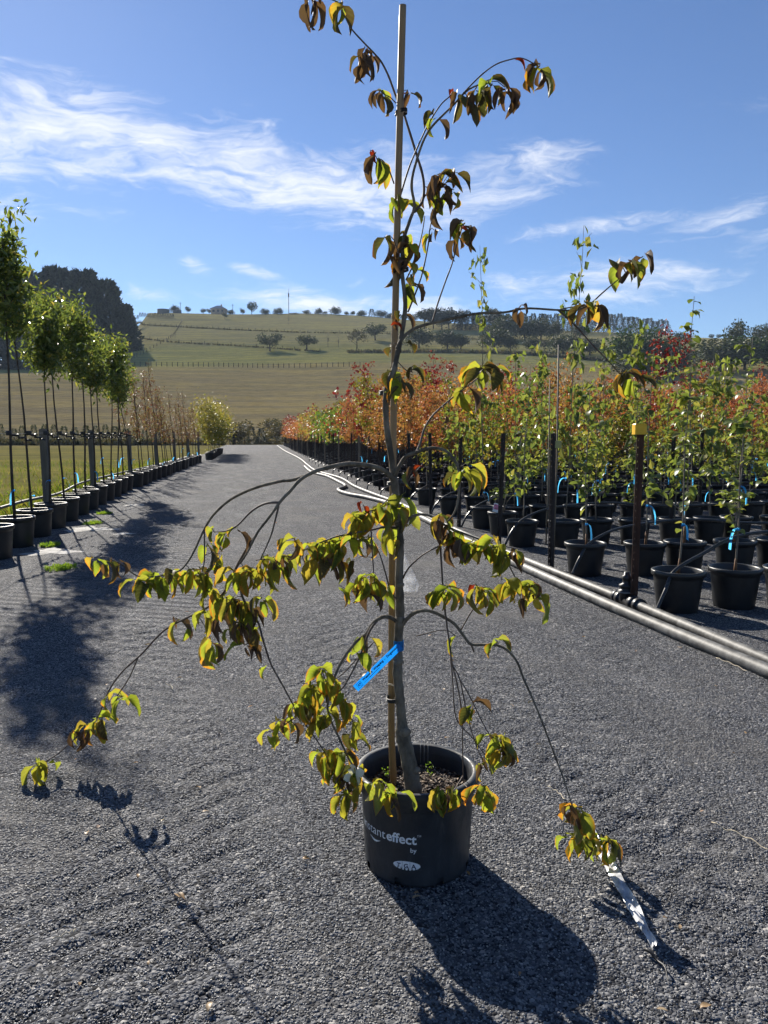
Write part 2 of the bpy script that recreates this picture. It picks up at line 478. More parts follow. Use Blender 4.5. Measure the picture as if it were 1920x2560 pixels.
# paddock: lawn close by, dry brown slope, green strip, olive top
m, t = new_mat('paddock')
pos = t.node('ShaderNodeTexCoord').outputs['Object']
sx = t.node('ShaderNodeSeparateXYZ', ins={0: pos})
yy = t.math('ADD', sx.outputs[1], t.math('MULTIPLY', t.math('SUBTRACT', t.noise(pos, .012, 3), .5), 26.0))
f = t.math('DIVIDE', yy, 500.0)
c = t.ramp(f, [(0, (0.245, 0.224, 0.085)), (.15, (0.245, 0.221, 0.093)), (.20, (0.257, 0.215, 0.116)), (.26, (0.299, 0.240, 0.137)), (.44, (0.292, 0.240, 0.134)),
               (.475, (0.285, 0.242, 0.129)), (.495, (0.253, 0.246, 0.110)), (.60, (0.258, 0.249, 0.115)), (.63, (0.280, 0.255, 0.134)), (.78, (0.299, 0.269, 0.146)), (1, (0.291, 0.262, 0.144))])
streak = t.noise(t.mapping(pos, scale=(.035, .22, .22)), 1.0, 6, .65)
c = t.mix(t.smooth(streak, .42, .62, 0, .75), c, t.mix(1.0, c, (1.45, 1.38, 1.05), 'MULTIPLY'))
clump = t.noise(t.mapping(pos, scale=(.35, .8, .8)), 1.0, 6, .75)
c = t.mix(t.smooth(clump, .42, .66, 0, .65), c, t.mix(1.0, c, (.58, .60, .62), 'MULTIPLY'))
tuft = t.noise(pos, 6.0, 6, .7)
c = t.mix(t.smooth(tuft, .40, .65, 0, .35), c, t.mix(1.0, c, (1.5, 1.35, 1.0), 'MULTIPLY'))
nrm = t.bump(t.math('ADD', t.math('MULTIPLY', clump, .8), t.math('MULTIPLY', tuft, .06)), .6, 1.0)
p = t.node('ShaderNodeBsdfDiffuse', ins={'Color': c, 'Roughness': .5, 'Normal': nrm})
finish(t, p.outputs[0]); M['paddock'] = m

EK = np.array([(-50, -.86), (100, -.86), (104, -.95), (112, -1.5), (122, -1.1), (132, .2), (160, 2.1), (200, 3.8), (240, 4.95), (320, 6.7), (420, 8.35), (480, 9.0), (520, 9.2)], float)
CK = np.array([(-.7, 4.3), (-.37, 4.75), (-.335, 6.2), (-.31, 8.8), (-.29, 9.0), (-.1, 8.9), (0, 8.5), (.1, 8.0), (.2, 7.6), (.3, 7.3), (.42, 6.9), (.7, 6.5)], float)


def hz(X, Y):
    """height of the land"""
    if Y <= 100:
        return 0.0
    if Y > 520:
        z0 = hz(X*520/Y, 520)
        return z0 - (Y-520)*.05
    e = np.interp(Y, EK[:, 0], EK[:, 1])
    cp = np.interp(X/Y, CK[:, 0], CK[:, 1])
    e = e if e < cp-1 else (cp - 1 + (1 - math.exp(-(e-cp+1))))
    z = CAM_H + Y*math.tan(R(e))
    k = min(1, (Y-100)/12.0)
    z += k*(.5*math.sin(X*.05+Y*.031) + .35*math.sin(X*.021-Y*.05+1.3))*min(1, max(.12, (Y-130)/60))
    return z if Y > 112 else z*k + 0


def hit(px, py):
    """where the line of sight through a photograph point meets the land"""
    d = ray(px, py); prev = 100.0
    Y = 100.0
    while Y < 520:
        q = Vector((0, 0, CAM_H)) + d*(Y/d.y)
        if q.z <= hz(q.x, Y):
            break
        Y += .5
    Y = min(Y, 505)
    x = d.x*Y/d.y
    return Vector((x, Y, hz(x, Y)))


ys = list(range(-40, 100, 10)) + list(np.arange(100, 132, 2.0)) + list(np.arange(132, 520, 5.0)) + [520, 560, 620, 680]
rs = np.linspace(-1.6, 1.6, 97)
g = MB()
vs = [(r_*max(Y, 60), Y, hz(r_*max(Y, 60), Y)) for Y in ys for r_ in rs]
nc = len(rs)
fs = [(i*nc+j, i*nc+j+1, (i+1)*nc+j+1, (i+1)*nc+j) for i in range(len(ys)-1) for j in range(nc-1)]
g.add(vs, fs)
g.build('ground', M['paddock'], kind='structure', label='grass lawn running into a dry brown hillside paddock', category='ground')

# lane frame: s runs along the lane, t across it to the right
O = Vector((2.2, 6.5, 0)); U = Vector((-.165, .986, 0)); V = Vector((.986, .165, 0))


def lane_pt(s, t_, z=0.0):
    q = O + U*s + V*t_
    return Vector((q.x, q.y, z))


def lane_st(x, y):
    d = Vector((x, y, 0)) - O
    return d.dot(U), d.dot(V)


g = MB()
ss = np.linspace(-24, 94, 60); ts = np.concatenate([[-6.9], np.linspace(-6.5, 45, 52)])
vs = []
for s in ss:
    for j, t_ in enumerate(ts):
        jit = .12*math.sin(s*1.7) + .07*math.sin(s*4.1+1) if j == 0 else 0
        vs.append(lane_pt(s, t_ + jit, .004))
nc = len(ts)
g.add(vs, [(i*nc+j, i*nc+j+1, (i+1)*nc+j+1, (i+1)*nc+j) for i in range(len(ss)-1) for j in range(nc-1)])
g.build('gravel_lane', M['gravel_ground'], kind='structure', label='dark grey crushed rock lane between the rows of potted trees', category='lane')


# ground close by: real relief with tyre lugs, and loose stones on it
def relief(x, y):
    h = .012 + .003*np.sin(x*2.1+y*1.3) + .0025*np.sin(x*5.3-y*3.7+1.0) + .002*np.sin(x*11.7+y*9.1)
    s = (x-2.2)*U.x + (y-6.5)*U.y; t_ = (x-2.2)*V.x + (y-6.5)*V.y
    for tc_, wd, ph, sg in ((-4.15, .30, .4, -.7), (-3.55, .34, 0, -.8), (-2.75, .28, 1.0, -.75), (-1.75, .30, 2.0, -.7), (-.75, .34, .3, -.6)):
        k = np.exp(-((t_ - tc_ - .06*np.sin(s*.7+ph))/wd)**4)
        k = k*np.clip(np.sin(s*1.1+ph*3)*.9+.55 + .5*np.sin(t_*9+s*2), 0, 1)
        fr_ = (s + sg*(t_-tc_) + .02*np.sin(t_*17) + .03*np.sin(s*5.1))/.19 % 1.0
        h = h + k*(.006*fr_ - .009*np.exp(-((fr_-.5)/.10)**2) - .001)
    h = np.maximum(h, .0055)
    return h


def near_patch(step):
    X = np.arange(-3.6, 3.7, step); Y = np.arange(1.1, 6.3, step)
    gx, gy = np.meshgrid(X, Y)
    gz = relief(gx, gy)
    e = np.minimum.reduce([(gx+3.6)/.4, (3.65-gx)/.4, (gy-1.1)/.3, (6.25-gy)/.6]); e = np.clip(e, 0, 1)
    gz = .0055 + (gz-.0055)*e
    vs_ = np.stack([gx, gy, gz], -1).reshape(-1, 3)
    nx = len(X)
    i = np.arange(len(Y)-1)[:, None]*nx + np.arange(nx-1)[None, :]
    fs_ = np.stack([i, i+1, i+nx+1, i+nx], -1).reshape(-1, 4)
    return vs_, fs_


vs, fs = near_patch(.02)
me = bpy.data.meshes.new('wheel_track_ground'); me.from_pydata(vs.tolist(), [], fs.tolist()); me.materials.append(M['gravel_ground'])
me.polygons.foreach_set('use_smooth', [True]*len(fs))
obj('wheel_track_ground', me, kind='structure', label='crushed rock surface pressed into ridges by tyre lugs', category='ground')

stone_col = bpy.data.collections.new('stone_shapes')
for k in range(6):
    import bmesh
    bm = bmesh.new(); bmesh.ops.create_icosphere(bm, subdivisions=1, radius=.5)
    sc_ = Vector((1.0, random.uniform(.6, .85), random.uniform(.38, .62)))
    for v_ in bm.verts:
        v_.co = Vector((v_.co.x*sc_.x, v_.co.y*sc_.y, v_.co.z*sc_.z))*random.uniform(.78, 1.18)
    me = bpy.data.meshes.new('stone_shape'); bm.to_mesh(me); bm.free(); me.materials.append(M['stone'])
    stone_col.objects.link(bpy.data.objects.new('stone_shape', me))

vs, fs = near_patch(.06)
me = bpy.data.meshes.new('gravel'); me.from_pydata(vs.tolist(), [], fs.tolist())
dn = me.attributes.new('dens', 'FLOAT', 'FACE')
cx = vs[fs].mean(1)
half = .55*cx[:, 1] + .35
dv = np.where(np.abs(cx[:, 0]) < half, 1.0, 0.0)*np.interp(cx[:, 1], [1.2, 3.6, 5.0, 6.2], [15500, 13000, 8500, 3000])
dn.data.foreach_set('value', dv.astype(np.float32))
gravel = obj('gravel', me, kind='stuff', label='loose dark crushed stones covering the lane', category='gravel')
ng = bpy.data.node_groups.new('scatter_stones', 'GeometryNodeTree')
ng.interface.new_socket('Geometry', in_out='INPUT', socket_type='NodeSocketGeometry')
ng.interface.new_socket('Geometry', in_out='OUTPUT', socket_type='NodeSocketGeometry')
gi = ng.nodes.new('NodeGroupInput'); go = ng.nodes.new('NodeGroupOutput')
na = ng.nodes.new('GeometryNodeInputNamedAttribute'); na.data_type = 'FLOAT'; na.inputs['Name'].default_value = 'dens'
dp = ng.nodes.new('GeometryNodeDistributePointsOnFaces'); ng.links.new(gi.outputs[0], dp.inputs['Mesh']); ng.links.new(na.outputs['Attribute'], dp.inputs['Density'])
ci = ng.nodes.new('GeometryNodeCollectionInfo'); ci.inputs['Collection'].default_value = stone_col
ci.inputs['Separate Children'].default_value = True; ci.inputs['Reset Children'].default_value = True
ip = ng.nodes.new('GeometryNodeInstanceOnPoints'); ip.inputs['Pick Instance'].default_value = True
ng.links.new(dp.outputs['Points'], ip.inputs['Points']); ng.links.new(ci.outputs[0], ip.inputs['Instance'])
rv = ng.nodes.new('FunctionNodeRandomValue'); rv.data_type = 'FLOAT_VECTOR'
rv.inputs[0].default_value = (-.55, -.55, 0); rv.inputs[1].default_value = (.55, .55, 6.283)
ng.links.new(rv.outputs[0], ip.inputs['Rotation'])
rs_ = ng.nodes.new('FunctionNodeRandomValue'); rs_.data_type = 'FLOAT'
rs_.inputs[2].default_value = .0055; rs_.inputs[3].default_value = .0118; rs_.inputs['Seed'].default_value = 5
ng.links.new(rs_.outputs[1], ip.inputs['Scale'])
ng.links.new(ip.outputs[0], go.inputs[0])
md = gravel.modifiers.new('scatter', 'NODES'); md.node_group = ng

# pale worn patches and weeds at the foot of the left pots
M['pale'] = simple('pale_crushed_rock', (.34, .33, .31), .85, .2, var=.35, nscale=7, bump=.02, bscale=18)
for (px, py, rx, ry) in ((222, 1322, .34, .10), (128, 1378, .30, .09), (310, 1333, .14, .04), (335, 1262, .2, .06)):
    c0 = on_ground(px, py, .012)
    g = MB(); n = 26; ring = []
    for ringi, f_ in enumerate((.55, 1.0)):
        for k in range(n):
            a = 2*math.pi*k/n
            j = f_*(1 + .28*math.sin(3*a+px) + .2*math.sin(7*a+py) + random.uniform(-.14, .14))
            ring.append((rx*j*math.cos(a), ry*j*math.sin(a)*3.0, .012*(1-f_) + random.uniform(0, .006)*(1.2-f_)))
    vs = [(0, 0, .012)] + ring
    fs = [(0, 1+k, 1+(k+1) % n) for k in range(n)] + [(1+k, 1+n+k, 1+n+(k+1) % n, 1+(k+1) % n) for k in range(n)]
    g.add(vs, fs)
    o = g.build('pale_rock_patch', M['pale'], kind='structure', label='pale bare rock patch at the foot of the potted evergreen row', category='patch')
    o.location = (c0.x, c0.y, .006); o.rotation_euler = (0, 0, R(9))

# ------------------------------------------------------------------ far land: trees, house, fences


def crown_mesh(name, mat, kind, n, seed):
    r_ = np.random.default_rng(seed)
    g = MB()
    if kind == 'cone':            # cypress wind-break tree, unit height, half width .3
        z = r_.random(n)**.75
        prof = .34*np.clip(1.12 - z, 0, 1)**.62*np.clip(z*9, .55, 1)
        a = r_.random(n)*2*np.pi
        lump = 1 + .20*np.sin(a*4+z*13+seed) + .16*np.sin(a*9-z*29+seed*2) + .08*np.sin(a*17+z*51)
        rad = prof*lump*np.sqrt(r_.uniform(.35, 1, n))
        P = np.stack([rad*np.cos(a), rad*np.sin(a), .02 + z*.98], 1)
        D = np.stack([np.cos(a), np.sin(a), r_.uniform(-.2, 1.0, n)], 1) + r_.normal(0, .3, (n, 3))
        L, W = r_.uniform(.03, .075, n), r_.uniform(.022, .045, n)
    else:                          # rounded crown made of clumps
        nb = {'gum': 9, 'round': 13, 'flat': 10, 'scrub': 8}[kind]
        C = []
        for b in range(nb):
            a = b*2.4 + r_.uniform(-.4, .4); q = math.sqrt((b+.5)/nb)
            zz = {'gum': .42 + .38*r_.random(), 'round': .30 + .42*r_.random()*(1.15-q*.5), 'flat': .5+.28*r_.random(), 'scrub': .3+.35*r_.random()}[kind]
            C.append((q*.30*math.cos(a), q*.30*math.sin(a), zz, r_.uniform(.13, .21)*(1.1 if kind == 'round' else .9)))
        C = np.array(C); pick = r_.integers(0, nb, n)
        d = r_.normal(size=(n, 3)); d /= np.linalg.norm(d, axis=1, keepdims=True)
        rr = C[pick, 3]*r_.uniform(.35, 1.08, n)
        P = C[pick, :3] + d*rr[:, None]*np.array([.95, .95, 1.25])
        D = d + r_.normal(0, .6, (n, 3)); L, W = r_.uniform(.035, .075, n), r_.uniform(.03, .05, n)
    N = r_.normal(size=(n, 3))
    g.kites(P, D, N, L, W, .3, 0, r_.random(n))
    return g.mesh(name, mat, False)


def trunk_mesh(name, mat, top=.6, r0=.035, limbs=5, seed=0):
    r_ = random.Random(seed); g = MB()
    g.tube([(0, 0, -.03), (.01, 0, top*.3), (0, .01, top*.7), (.01, 0, top)], [r0, r0*.75, r0*.6, r0*.35], 6)
    for k in range(limbs):
        a = k*2.4+r_.random(); z0 = top*r_.uniform(.3, .8)
        ln = r_.uniform(.18, .3)
        g.tube([(0, 0, z0), (ln*.5*math.cos(a), ln*.5*math.sin(a), z0+ln*.45), (ln*math.cos(a), ln*math.sin(a), z0+ln*.8)], [r0*.4, r0*.25, r0*.1], 5)
    return g.mesh(name, mat)


FAR = {}
for nm, mt, kd, n in (('cypress', 'far_dark', 'cone', 7500), ('gum', 'far_green', 'gum', 1500), ('round', 'far_green', 'round', 2300), ('flat', 'far_dark', 'flat', 1700),
                      ('leafy', 'far_mid', 'round', 2600), ('brown', 'far_brown', 'gum', 900), ('pine', 'far_dark', 'cone', 1300), ('scrub', 'scrub', 'scrub', 900), ('hedge', 'hedge', 'cone', 900)):
    FAR[nm] = [crown_mesh('crown', M[mt], kd, n, 31*i+len(nm)) for i in range(2 if nm in ('pine', 'brown') else 3)]
TRUNKS = [trunk_mesh('trunk', M['trunk_dark'], .55, .028, 5, i) for i in range(2)]
BARE = trunk_mesh('trunk', M['trunk_pale'], .95, .03, 14, 9)


def far_tree(kind, base, h, wd, label, name, cat='tree', group=None, sink=0.0):
    th = thing(name, label, cat, (base.x, base.y, base.z - sink), random.uniform(0, 6.28), group)
    if kind == 'bare':
        obj('trunk', BARE, th, scale=(wd, wd, h))
        return th
    k = random.randrange(len(FAR[kind]))
    obj('crown', FAR[kind][k], th, scale=(wd/.72, wd/.72, h), kind='stuff')
    obj('trunk', random.choice(TRUNKS), th, scale=(wd/.72, wd/.72, h))
    return th


# the big dark wind-break behind the evergreen row
for i, (px, py, top, wpx) in enumerate(((-120, 955, 690, 170), (-20, 955, 700, 150), (75, 955, 705, 150), (150, 950, 694, 150), (218, 945, 700, 150), (268, 938, 722, 130), (312, 930, 775, 95))):
    b = at(px, py, 300.0); sc_ = b.y/FPX
    far_tree('cypress', b, (py-top)*sc_*1.03, wpx*sc_*1.0, 'dense dark wind-break conifer on the hillside behind the potted evergreens', 'windbreak_conifer', group='dark wind-break conifers')
# trees standing along the middle of the slope
MID = [('gum', 675, 878, 47, 60), ('gum', 766, 875, 37, 56), ('bare', 820, 868, 40, 24), ('brown', 892, 872, 48, 48), ('gum', 938, 851, 44, 52), ('round', 1048, 871, 62, 66),
       ('round', 1118, 872, 55, 58), ('round', 1152, 873, 42, 42), ('round', 1236, 876, 62, 66), ('round', 1276, 878, 46, 34), ('round', 1330, 878, 42, 42), ('brown', 1362, 878, 30, 30),
       ('round', 1408, 886, 58, 78), ('round', 1474, 888, 46, 64), ('bare', 722, 812, 30, 14), ('bare', 438, 845, 22, 10), ('gum', 562, 797, 16, 16), ('bare', 846, 868, 30, 20)]
for i, (kd, px, py, h, wp) in enumerate(MID):
    b = hit(px, py); sc_ = b.y/FPX
    lab = {'gum': 'spreading dark gum tree standing alone on the open slope', 'brown': 'thin brownish tree on the slope in line with the paddock trees',
           'round': 'rounded dark tree in the line across the paddock slope', 'bare': 'leafless pale tree on the paddock slope'}[kd]
    far_tree(kd, b, h*sc_, wp*sc_, lab, 'paddock_tree', group='trees along the paddock slope')
# upper right: dark clump, pine belt, crest trees
for (px, py, h, wp) in ((1262, 848, 66, 72), (1312, 852, 66, 70), (1352, 850, 60, 52), (1384, 848, 50, 40), (1450, 846, 42, 44)):
    b = hit(px, py); sc_ = b.y/FPX
    far_tree('round', b, h*sc_, wp*sc_, 'dark rounded tree in the clump below the pine belt', 'hillside_tree', group='dark clump below the pine belt')
for i in range(40):
    px = 1150 + i*13.8 + random.uniform(-4, 4)
    b = hit(px, 838 - .004*(px-1150)); b.y += 20; b.z = hz(b.x, b.y); sc_ = b.y/FPX
    yb = 1280 - FPX*math.tan(math.atan2(b.z-CAM_H, b.y)+PITCH)
    far_tree('pine', b, max(20, (yb - np.interp(px, [1150, 1400, 1560, 1700], [794, 785, 785, 806])) + random.uniform(-4, 5))*sc_, random.uniform(26, 36)*sc_, 'dark pine in the long plantation belt on the ridge', 'plantation_pine', group='pines of the ridge belt', sink=.5)
for (px, py, h, wp) in ((1062, 812, 44, 50), (1084, 812, 48, 48), (1122, 812, 46, 56), (1150, 812, 42, 46), (1214, 808, 44, 50), (1196, 812, 36, 40), (1240, 812, 40, 44), (1104, 814, 34, 50)):
    b = hit(px, py + 10); b.y = min(b.y, 440); b.z = hz(b.x, b.y); sc_ = b.y/FPX
    far_tree('flat', b, (h+8)*sc_, wp*sc_, 'flat-topped cypress on the ridge beside the pine belt', 'ridge_cypress', group='flat-topped ridge cypresses', sink=.5)
for (kd, px, py, h, wp) in (('leafy', 1580, 930, 125, 120), ('leafy', 1650, 935, 100, 110), ('round', 1690, 938, 70, 90), ('round', 1600, 945, 60, 120), ('round', 1800, 930, 95, 130), ('leafy', 1862, 925, 95, 110), ('gum', 1838, 900, 105, 60), ('round', 1930, 925, 110, 120), ('gum', 1700, 880, 50, 60), ('gum', 1900, 860, 50, 60)):
    b = hit(px, py); sc_ = b.y/FPX
    far_tree(kd, b, h*sc_, wp*sc_, 'large bushy green tree at the foot of the slope beyond the fruit saplings' if kd == 'leafy' else 'dark bushy tree at the foot of the slope beyond the fruit saplings', 'slope_tree', group='trees at the foot of the slope')
# crest
CREST = [(448, 22, 22, 'round'), (480, 18, 14, 'gum'), (518, 14, 14, 'gum'), (532, 14, 12, 'gum'), (585, 14, 18, 'round'), (614, 16, 14, 'gum'), (636, 30, 26, 'gum'), (668, 17, 20, 'round'),
         (701, 18, 24, 'round'), (740, 8, 26, 'scrub'), (770, 11, 22, 'gum'), (800, 17, 18, 'round'), (815, 9, 14, 'gum'), (841, 23, 26, 'round'), (868, 11, 14, 'gum'), (884, 13, 14, 'gum'),
         (905, 16, 24, 'round'), (930, 18, 20, 'pine'), (952, 20, 28, 'round'), (975, 14, 22, 'round'), (1008, 16, 20, 'round'), (1030, 17, 22, 'round'), (1640, 20, 30, 'gum'), (1765, 12, 14, 'gum'), (1782, 12, 14, 'gum')]
for (px, h, wp, kd) in CREST:
    Y = 478; r_ = (px-960)/FPX
    b = Vector((r_*Y, Y, hz(r_*Y, Y))); sc_ = Y/FPX
    far_tree(kd, b, h*sc_*1.15, wp*sc_, {'round': 'rounded tree on the hill crest skyline', 'gum': 'airy gum tree on the hill crest skyline', 'scrub': 'low bush on the hill crest skyline', 'pine': 'pointed conifer on the hill crest skyline'}[kd], 'crest_tree', group='crest trees', sink=.6)
# saplings of the paddock wind-break below the crest
for i in range(16):
    px = 338 + i*6.3
    b = hit(px, 792 + i*.25); sc_ = b.y/FPX
    far_tree('pine', b, random.uniform(9, 12)*sc_, 7*sc_, 'young conifer in the short row below the crest', 'row_conifer', group='young conifers below the crest')

# farm buildings on the crest
M['wall_b'] = simple('farmhouse_wall', (.40, .33, .26), .8, .2, var=.1)
M['roof_b'] = simple('farmhouse_roof', (.46, .40, .36), .5, .4, var=.1)
M['tank'] = simple('water_tank', (.12, .12, .115), .7, .3, var=.15)
M['glass'] = simple('window_glass', (.03, .035, .04), .15, .6, var=.1)


def crest_at(px, Y=474):
    r_ = (px-960)/FPX
    return Vector((r_*Y, Y, hz(r_*Y, Y)))


b = crest_at(556); th = thing('farmhouse', 'small farmhouse with pale hipped roof on the hill crest', 'house', b)
g = MB(); g.box((0, 0, 1.2), (8.5, 6, 3.4)); g.build('wall', M['wall_b'], th, False)
g = MB(); g.add([(-4.9, -3.5, 2.8), (4.9, -3.5, 2.8), (4.9, 3.5, 2.8), (-4.9, 3.5, 2.8), (-1.2, 0, 5.0), (1.2, 0, 5.0)], [(0, 1, 5, 4), (2, 3, 4, 5), (1, 2, 5), (3, 0, 4), (3, 2, 1, 0)])
rf = g.build('roof', M['roof_b'], th, False)
g = MB(); g.box((1.6, 0, 5.0), (.8, .8, 1.4)); g.build('chimney', M['wall_b'], rf, False)
for x in (-2.6, 0.1, 2.7):
    g = MB(); g.box((x, -3.03, 1.5), (1.3, .1, 1.3)); g.build('window', M['glass'], th, False)
for px, wdt, hh in ((420, 7.2, 2.6), (454, 5.0, 2.2)):
    b = crest_at(px); th = thing('water_tank', 'low round water tank on the hill crest, ' + ('wider of the two' if px == 420 else 'smaller one nearer the farmhouse'), 'tank', b)
    g = MB(); g.lathe([(wdt/2, -1), (wdt/2, hh-.5), (wdt/2-.1, hh-.45)], 20); g.build('tank_wall', M['tank'], th)
    g = MB(); g.lathe([(wdt/2+.05, hh-.46), (0.05, hh)], 20); g.build('tank_lid', M['tank'], th)
b = crest_at(727); g = MB(); g.tube([(0, 0, -1), (0, 0, 9), (0, 0, 15.5)], [.22, .18, .07], 6); th = thing('radio_mast', 'thin tall radio mast on the hill crest', 'mast', b)
g.build('pole', M['tank'], th)
g = MB(); g.box((0, 0, 11.5), (.7, .5, 2.2)); g.build('antenna', M['tank'], th)
for px, hh in ((462, 6.5), (590, 6.0)):
    b = crest_at(px); th = thing('power_pole', 'wooden power pole with crossarm on the crest beside the ' + ('water tanks' if px == 462 else 'farmhouse'), 'pole', b)
    g = MB(); g.tube([(0, 0, -1), (0, 0, hh)], .13, 6); g.build('pole', M['trunk_dark'], th)
    g = MB(); g.box((0, 0, hh-.6), (1.8, .12, .14)); g.build('crossarm', M['trunk_dark'], th)

# paddock fences: a line of posts with two wires, and dark rank grass below them
M['rank'] = simple('rank_dry_grass', (.085, .065, .035), .9, .1, var=.35, nscale=.6)
FENCES = [('lower', [(310, 915), (520, 917), (700, 920), (900, 916)], 46, 1.3), ('middle', [(320, 842), (430, 856), (600, 866), (800, 880)], 46, 1.3),
          ('upper', [(340, 812), (560, 824), (760, 832), (1000, 836), (1200, 850)], 60, 1.3), ('track', [(315, 905), (380, 872), (430, 842), (455, 805)], 30, 1.2)]
for nm, ctl, n, ph in FENCES:
    pts = [hit(*q) for q in smooth_path(ctl, 12)]
    th = thing('paddock_fence', {'lower': 'post and wire fence between brown and green paddock', 'middle': 'post and wire fence across the green strip of slope', 'upper': 'post and wire fence with rank grass high on slope', 'track': 'post and wire fence climbing straight up to the crest'}[nm], 'fence', pts[0])
    base = pts[0]
    cum = [0]
    for i in range(1, len(pts)):
        cum.append(cum[-1] + (pts[i]-pts[i-1]).length)
    def pa(d):
        i = min(int(np.searchsorted(cum, d)), len(pts)-1); i = max(1, i)
        f_ = (d-cum[i-1])/max(1e-6, cum[i]-cum[i-1]); q = pts[i-1].lerp(pts[i], f_)
        return Vector((q.x, q.y, hz(q.x, q.y))) - base
    pm = MB(); pm.box((0, 0, ph/2-.1), (.16, .16, ph+.2)); pme = pm.mesh('fence_post', M['trunk_dark'], False)
    for k in range(n):
        obj('fence_post', pme, th, loc=pa(cum[-1]*k/(n-1)))
    for hgt_ in (.55, 1.05):
        g = MB(); g.tube([pa(cum[-1]*k/60) + Vector((0, 0, hgt_)) for k in range(61)], .02, 3); g.build('fence_wire', M['old_wire'], th)
    if nm in ('upper', 'middle'):
        g = MB(); P = []
        for k in range(1100):
            q = pa(cum[-1]*random.random()); P.append((q.x+random.uniform(-.3, .3), q.y + random.gauss(0, .5), q.z-.1))
        n_ = len(P)
        g.kites(P, np.stack([rng.normal(0, .35, n_), rng.normal(0, .3, n_), np.ones(n_)], 1), rng.normal(size=(n_, 3)), rng.uniform(.5, .95, n_), rng.uniform(.5, .9, n_), .2)
        g.build('rank_grass', M['scrub'], th, False, kind='stuff')
# rank-grass line in front of the mid-slope trees
pts = [hit(*q) for q in smooth_path([(870, 882), (1100, 882), (1280, 886), (1420, 896), (1540, 905)], 10)]
g = MB(); P = []
for k in range(1500):
    q = pts[min(len(pts)-2, int(random.random()*(len(pts)-1)))]; q2 = pts[min(len(pts)-1, pts.index(q)+1)]
    w_ = q.lerp(q2, random.random()); P.append((w_.x, w_.y+random.gauss(0, .8), hz(w_.x, w_.y)-.1))
n_ = len(P)
g.kites(P, np.stack([rng.normal(0, .35, n_), rng.normal(0, .3, n_), np.ones(n_)], 1), rng.normal(size=(n_, 3)), rng.uniform(.8, 1.7, n_), rng.uniform(.6, 1.0, n_), .2)
g.build('rank_grass', M['scrub'], None, False, kind='stuff', label='dark rank grass strip under the paddock slope trees', category='grass')

# young hedge conifers and a grass strip standing in for their dark shadow beyond the lawn, scrub where the lane drops away
for i in range(19):
    px = -40 + i*25.5 + random.uniform(-5, 5)
    Y = 96 + random.uniform(-2, 2); x = (px-960)/FPX*Y
    far_tree('hedge', Vector((x, Y, hz(x, Y))), random.uniform(1.9, 2.7), random.uniform(1.2, 1.7), 'small bushy conifer in the young hedge beyond the lawn', 'hedge_conifer', group='young hedge conifers beyond the lawn')
g = MB(); P = []  # grass strip put in as the dark shadow under the hedge
for k in range(5200):
    px = random.uniform(-80, 560); Y = random.uniform(95, 103); x = (px-960)/FPX*Y
    P.append((x, Y, hz(x, Y) - .05))
n_ = len(P)
g.kites(P, np.stack([rng.normal(0, .4, n_), rng.normal(0, .3, n_), np.ones(n_)], 1), rng.normal(size=(n_, 3)), rng.uniform(.4, 1.0, n_), rng.uniform(.3, .6, n_), .2)
g.build('rank_grass', M['scrub'], None, False, kind='stuff', label='grass strip added as the dark shadow at the foot of the young hedge', category='grass')
for i in range(26):
    px = random.uniform(545, 800); Y = random.uniform(103, 128); x = (px-960)/FPX*Y
    h = random.uniform(1.4, 3.4) + (1.3 if px < 590 or px > 690 else 0)
    far_tree('scrub', Vector((x, Y, hz(x, Y))), h, h*random.uniform(.9, 1.5), 'scrubby bush where the gravel lane drops away', 'scrub_bush', cat='bush', group='scrub beyond the lane end')
for (px, Y, h) in ((612, 112, 4.2), (630, 116, 3.6), (655, 115, 3.4), (690, 118, 3.8), (590, 116, 4.0)):
    x = (px-960)/FPX*Y
    far_tree('pine', Vector((x, Y, hz(x, Y))), h, 2.0, 'small dark conifer among scrub beyond the lane end', 'scrub_conifer', group='dark conifers beyond the lane end')

ORD = ['first', 'second', 'third', 'fourth', 'fifth', 'sixth', 'seventh', 'eighth']
NTH = ORD + ['ninth', 'tenth', 'eleventh', 'twelfth', 'thirteenth', 'fourteenth', 'fifteenth', 'sixteenth', 'seventeenth', 'eighteenth', 'nineteenth']
TENS = ['twentieth', 'thirtieth', 'fortieth', 'fiftieth']


def nth(k):
    if k < 20:
        return NTH[k-1]
    return TENS[k//10-2] if k % 10 == 0 else ['twenty', 'thirty', 'forty', 'fifty'][k//10-2] + '-' + NTH[k % 10-1]


# ------------------------------------------------------------------ pots and saplings


def pot_mesh(name, mat, r_b, r_t, h, seg=28, lip=.014):
    g = MB()
    g.lathe([(r_b-.02, .004), (r_b, .004), (r_b+.002, .01), (r_t-.006, h*.80), (r_t-.004, h*.86), (r_t+lip, h*.88), (r_t+lip+.002, h*.985), (r_t+lip-.004, h),
             (r_t-.010, h), (r_t-.016, h*.97), (r_t-.022, h*.80)], seg)
    return g.mesh(name, mat)


def soil_mesh(name, r, z):
    g = MB(); seg = 20; vs = [(0, 0, z+.012)]
    for f_ in (.5, 1.0):
        for k in range(seg):
            a = 2*math.pi*k/seg
            vs.append((r*f_*math.cos(a), r*f_*math.sin(a), z + random.uniform(-.006, .012)*(1 if f_ < 1 else .3)))
    fs = [(0, 1+k, 1+(k+1) % seg) for k in range(seg)] + [(1+k, 1+seg+k, 1+seg+(k+1) % seg, 1+(k+1) % seg) for k in range(seg)]
    g.add(vs, fs)
    return g.mesh(name, M['soil'])


POT_S = pot_mesh('pot', M['pot'], .165, .205, .35); SOIL_S = soil_mesh('soil', .188, .285)
POT_L = pot_mesh('pot', M['pot'], .205, .235, .40); SOIL_L = soil_mesh('soil', .215, .345)


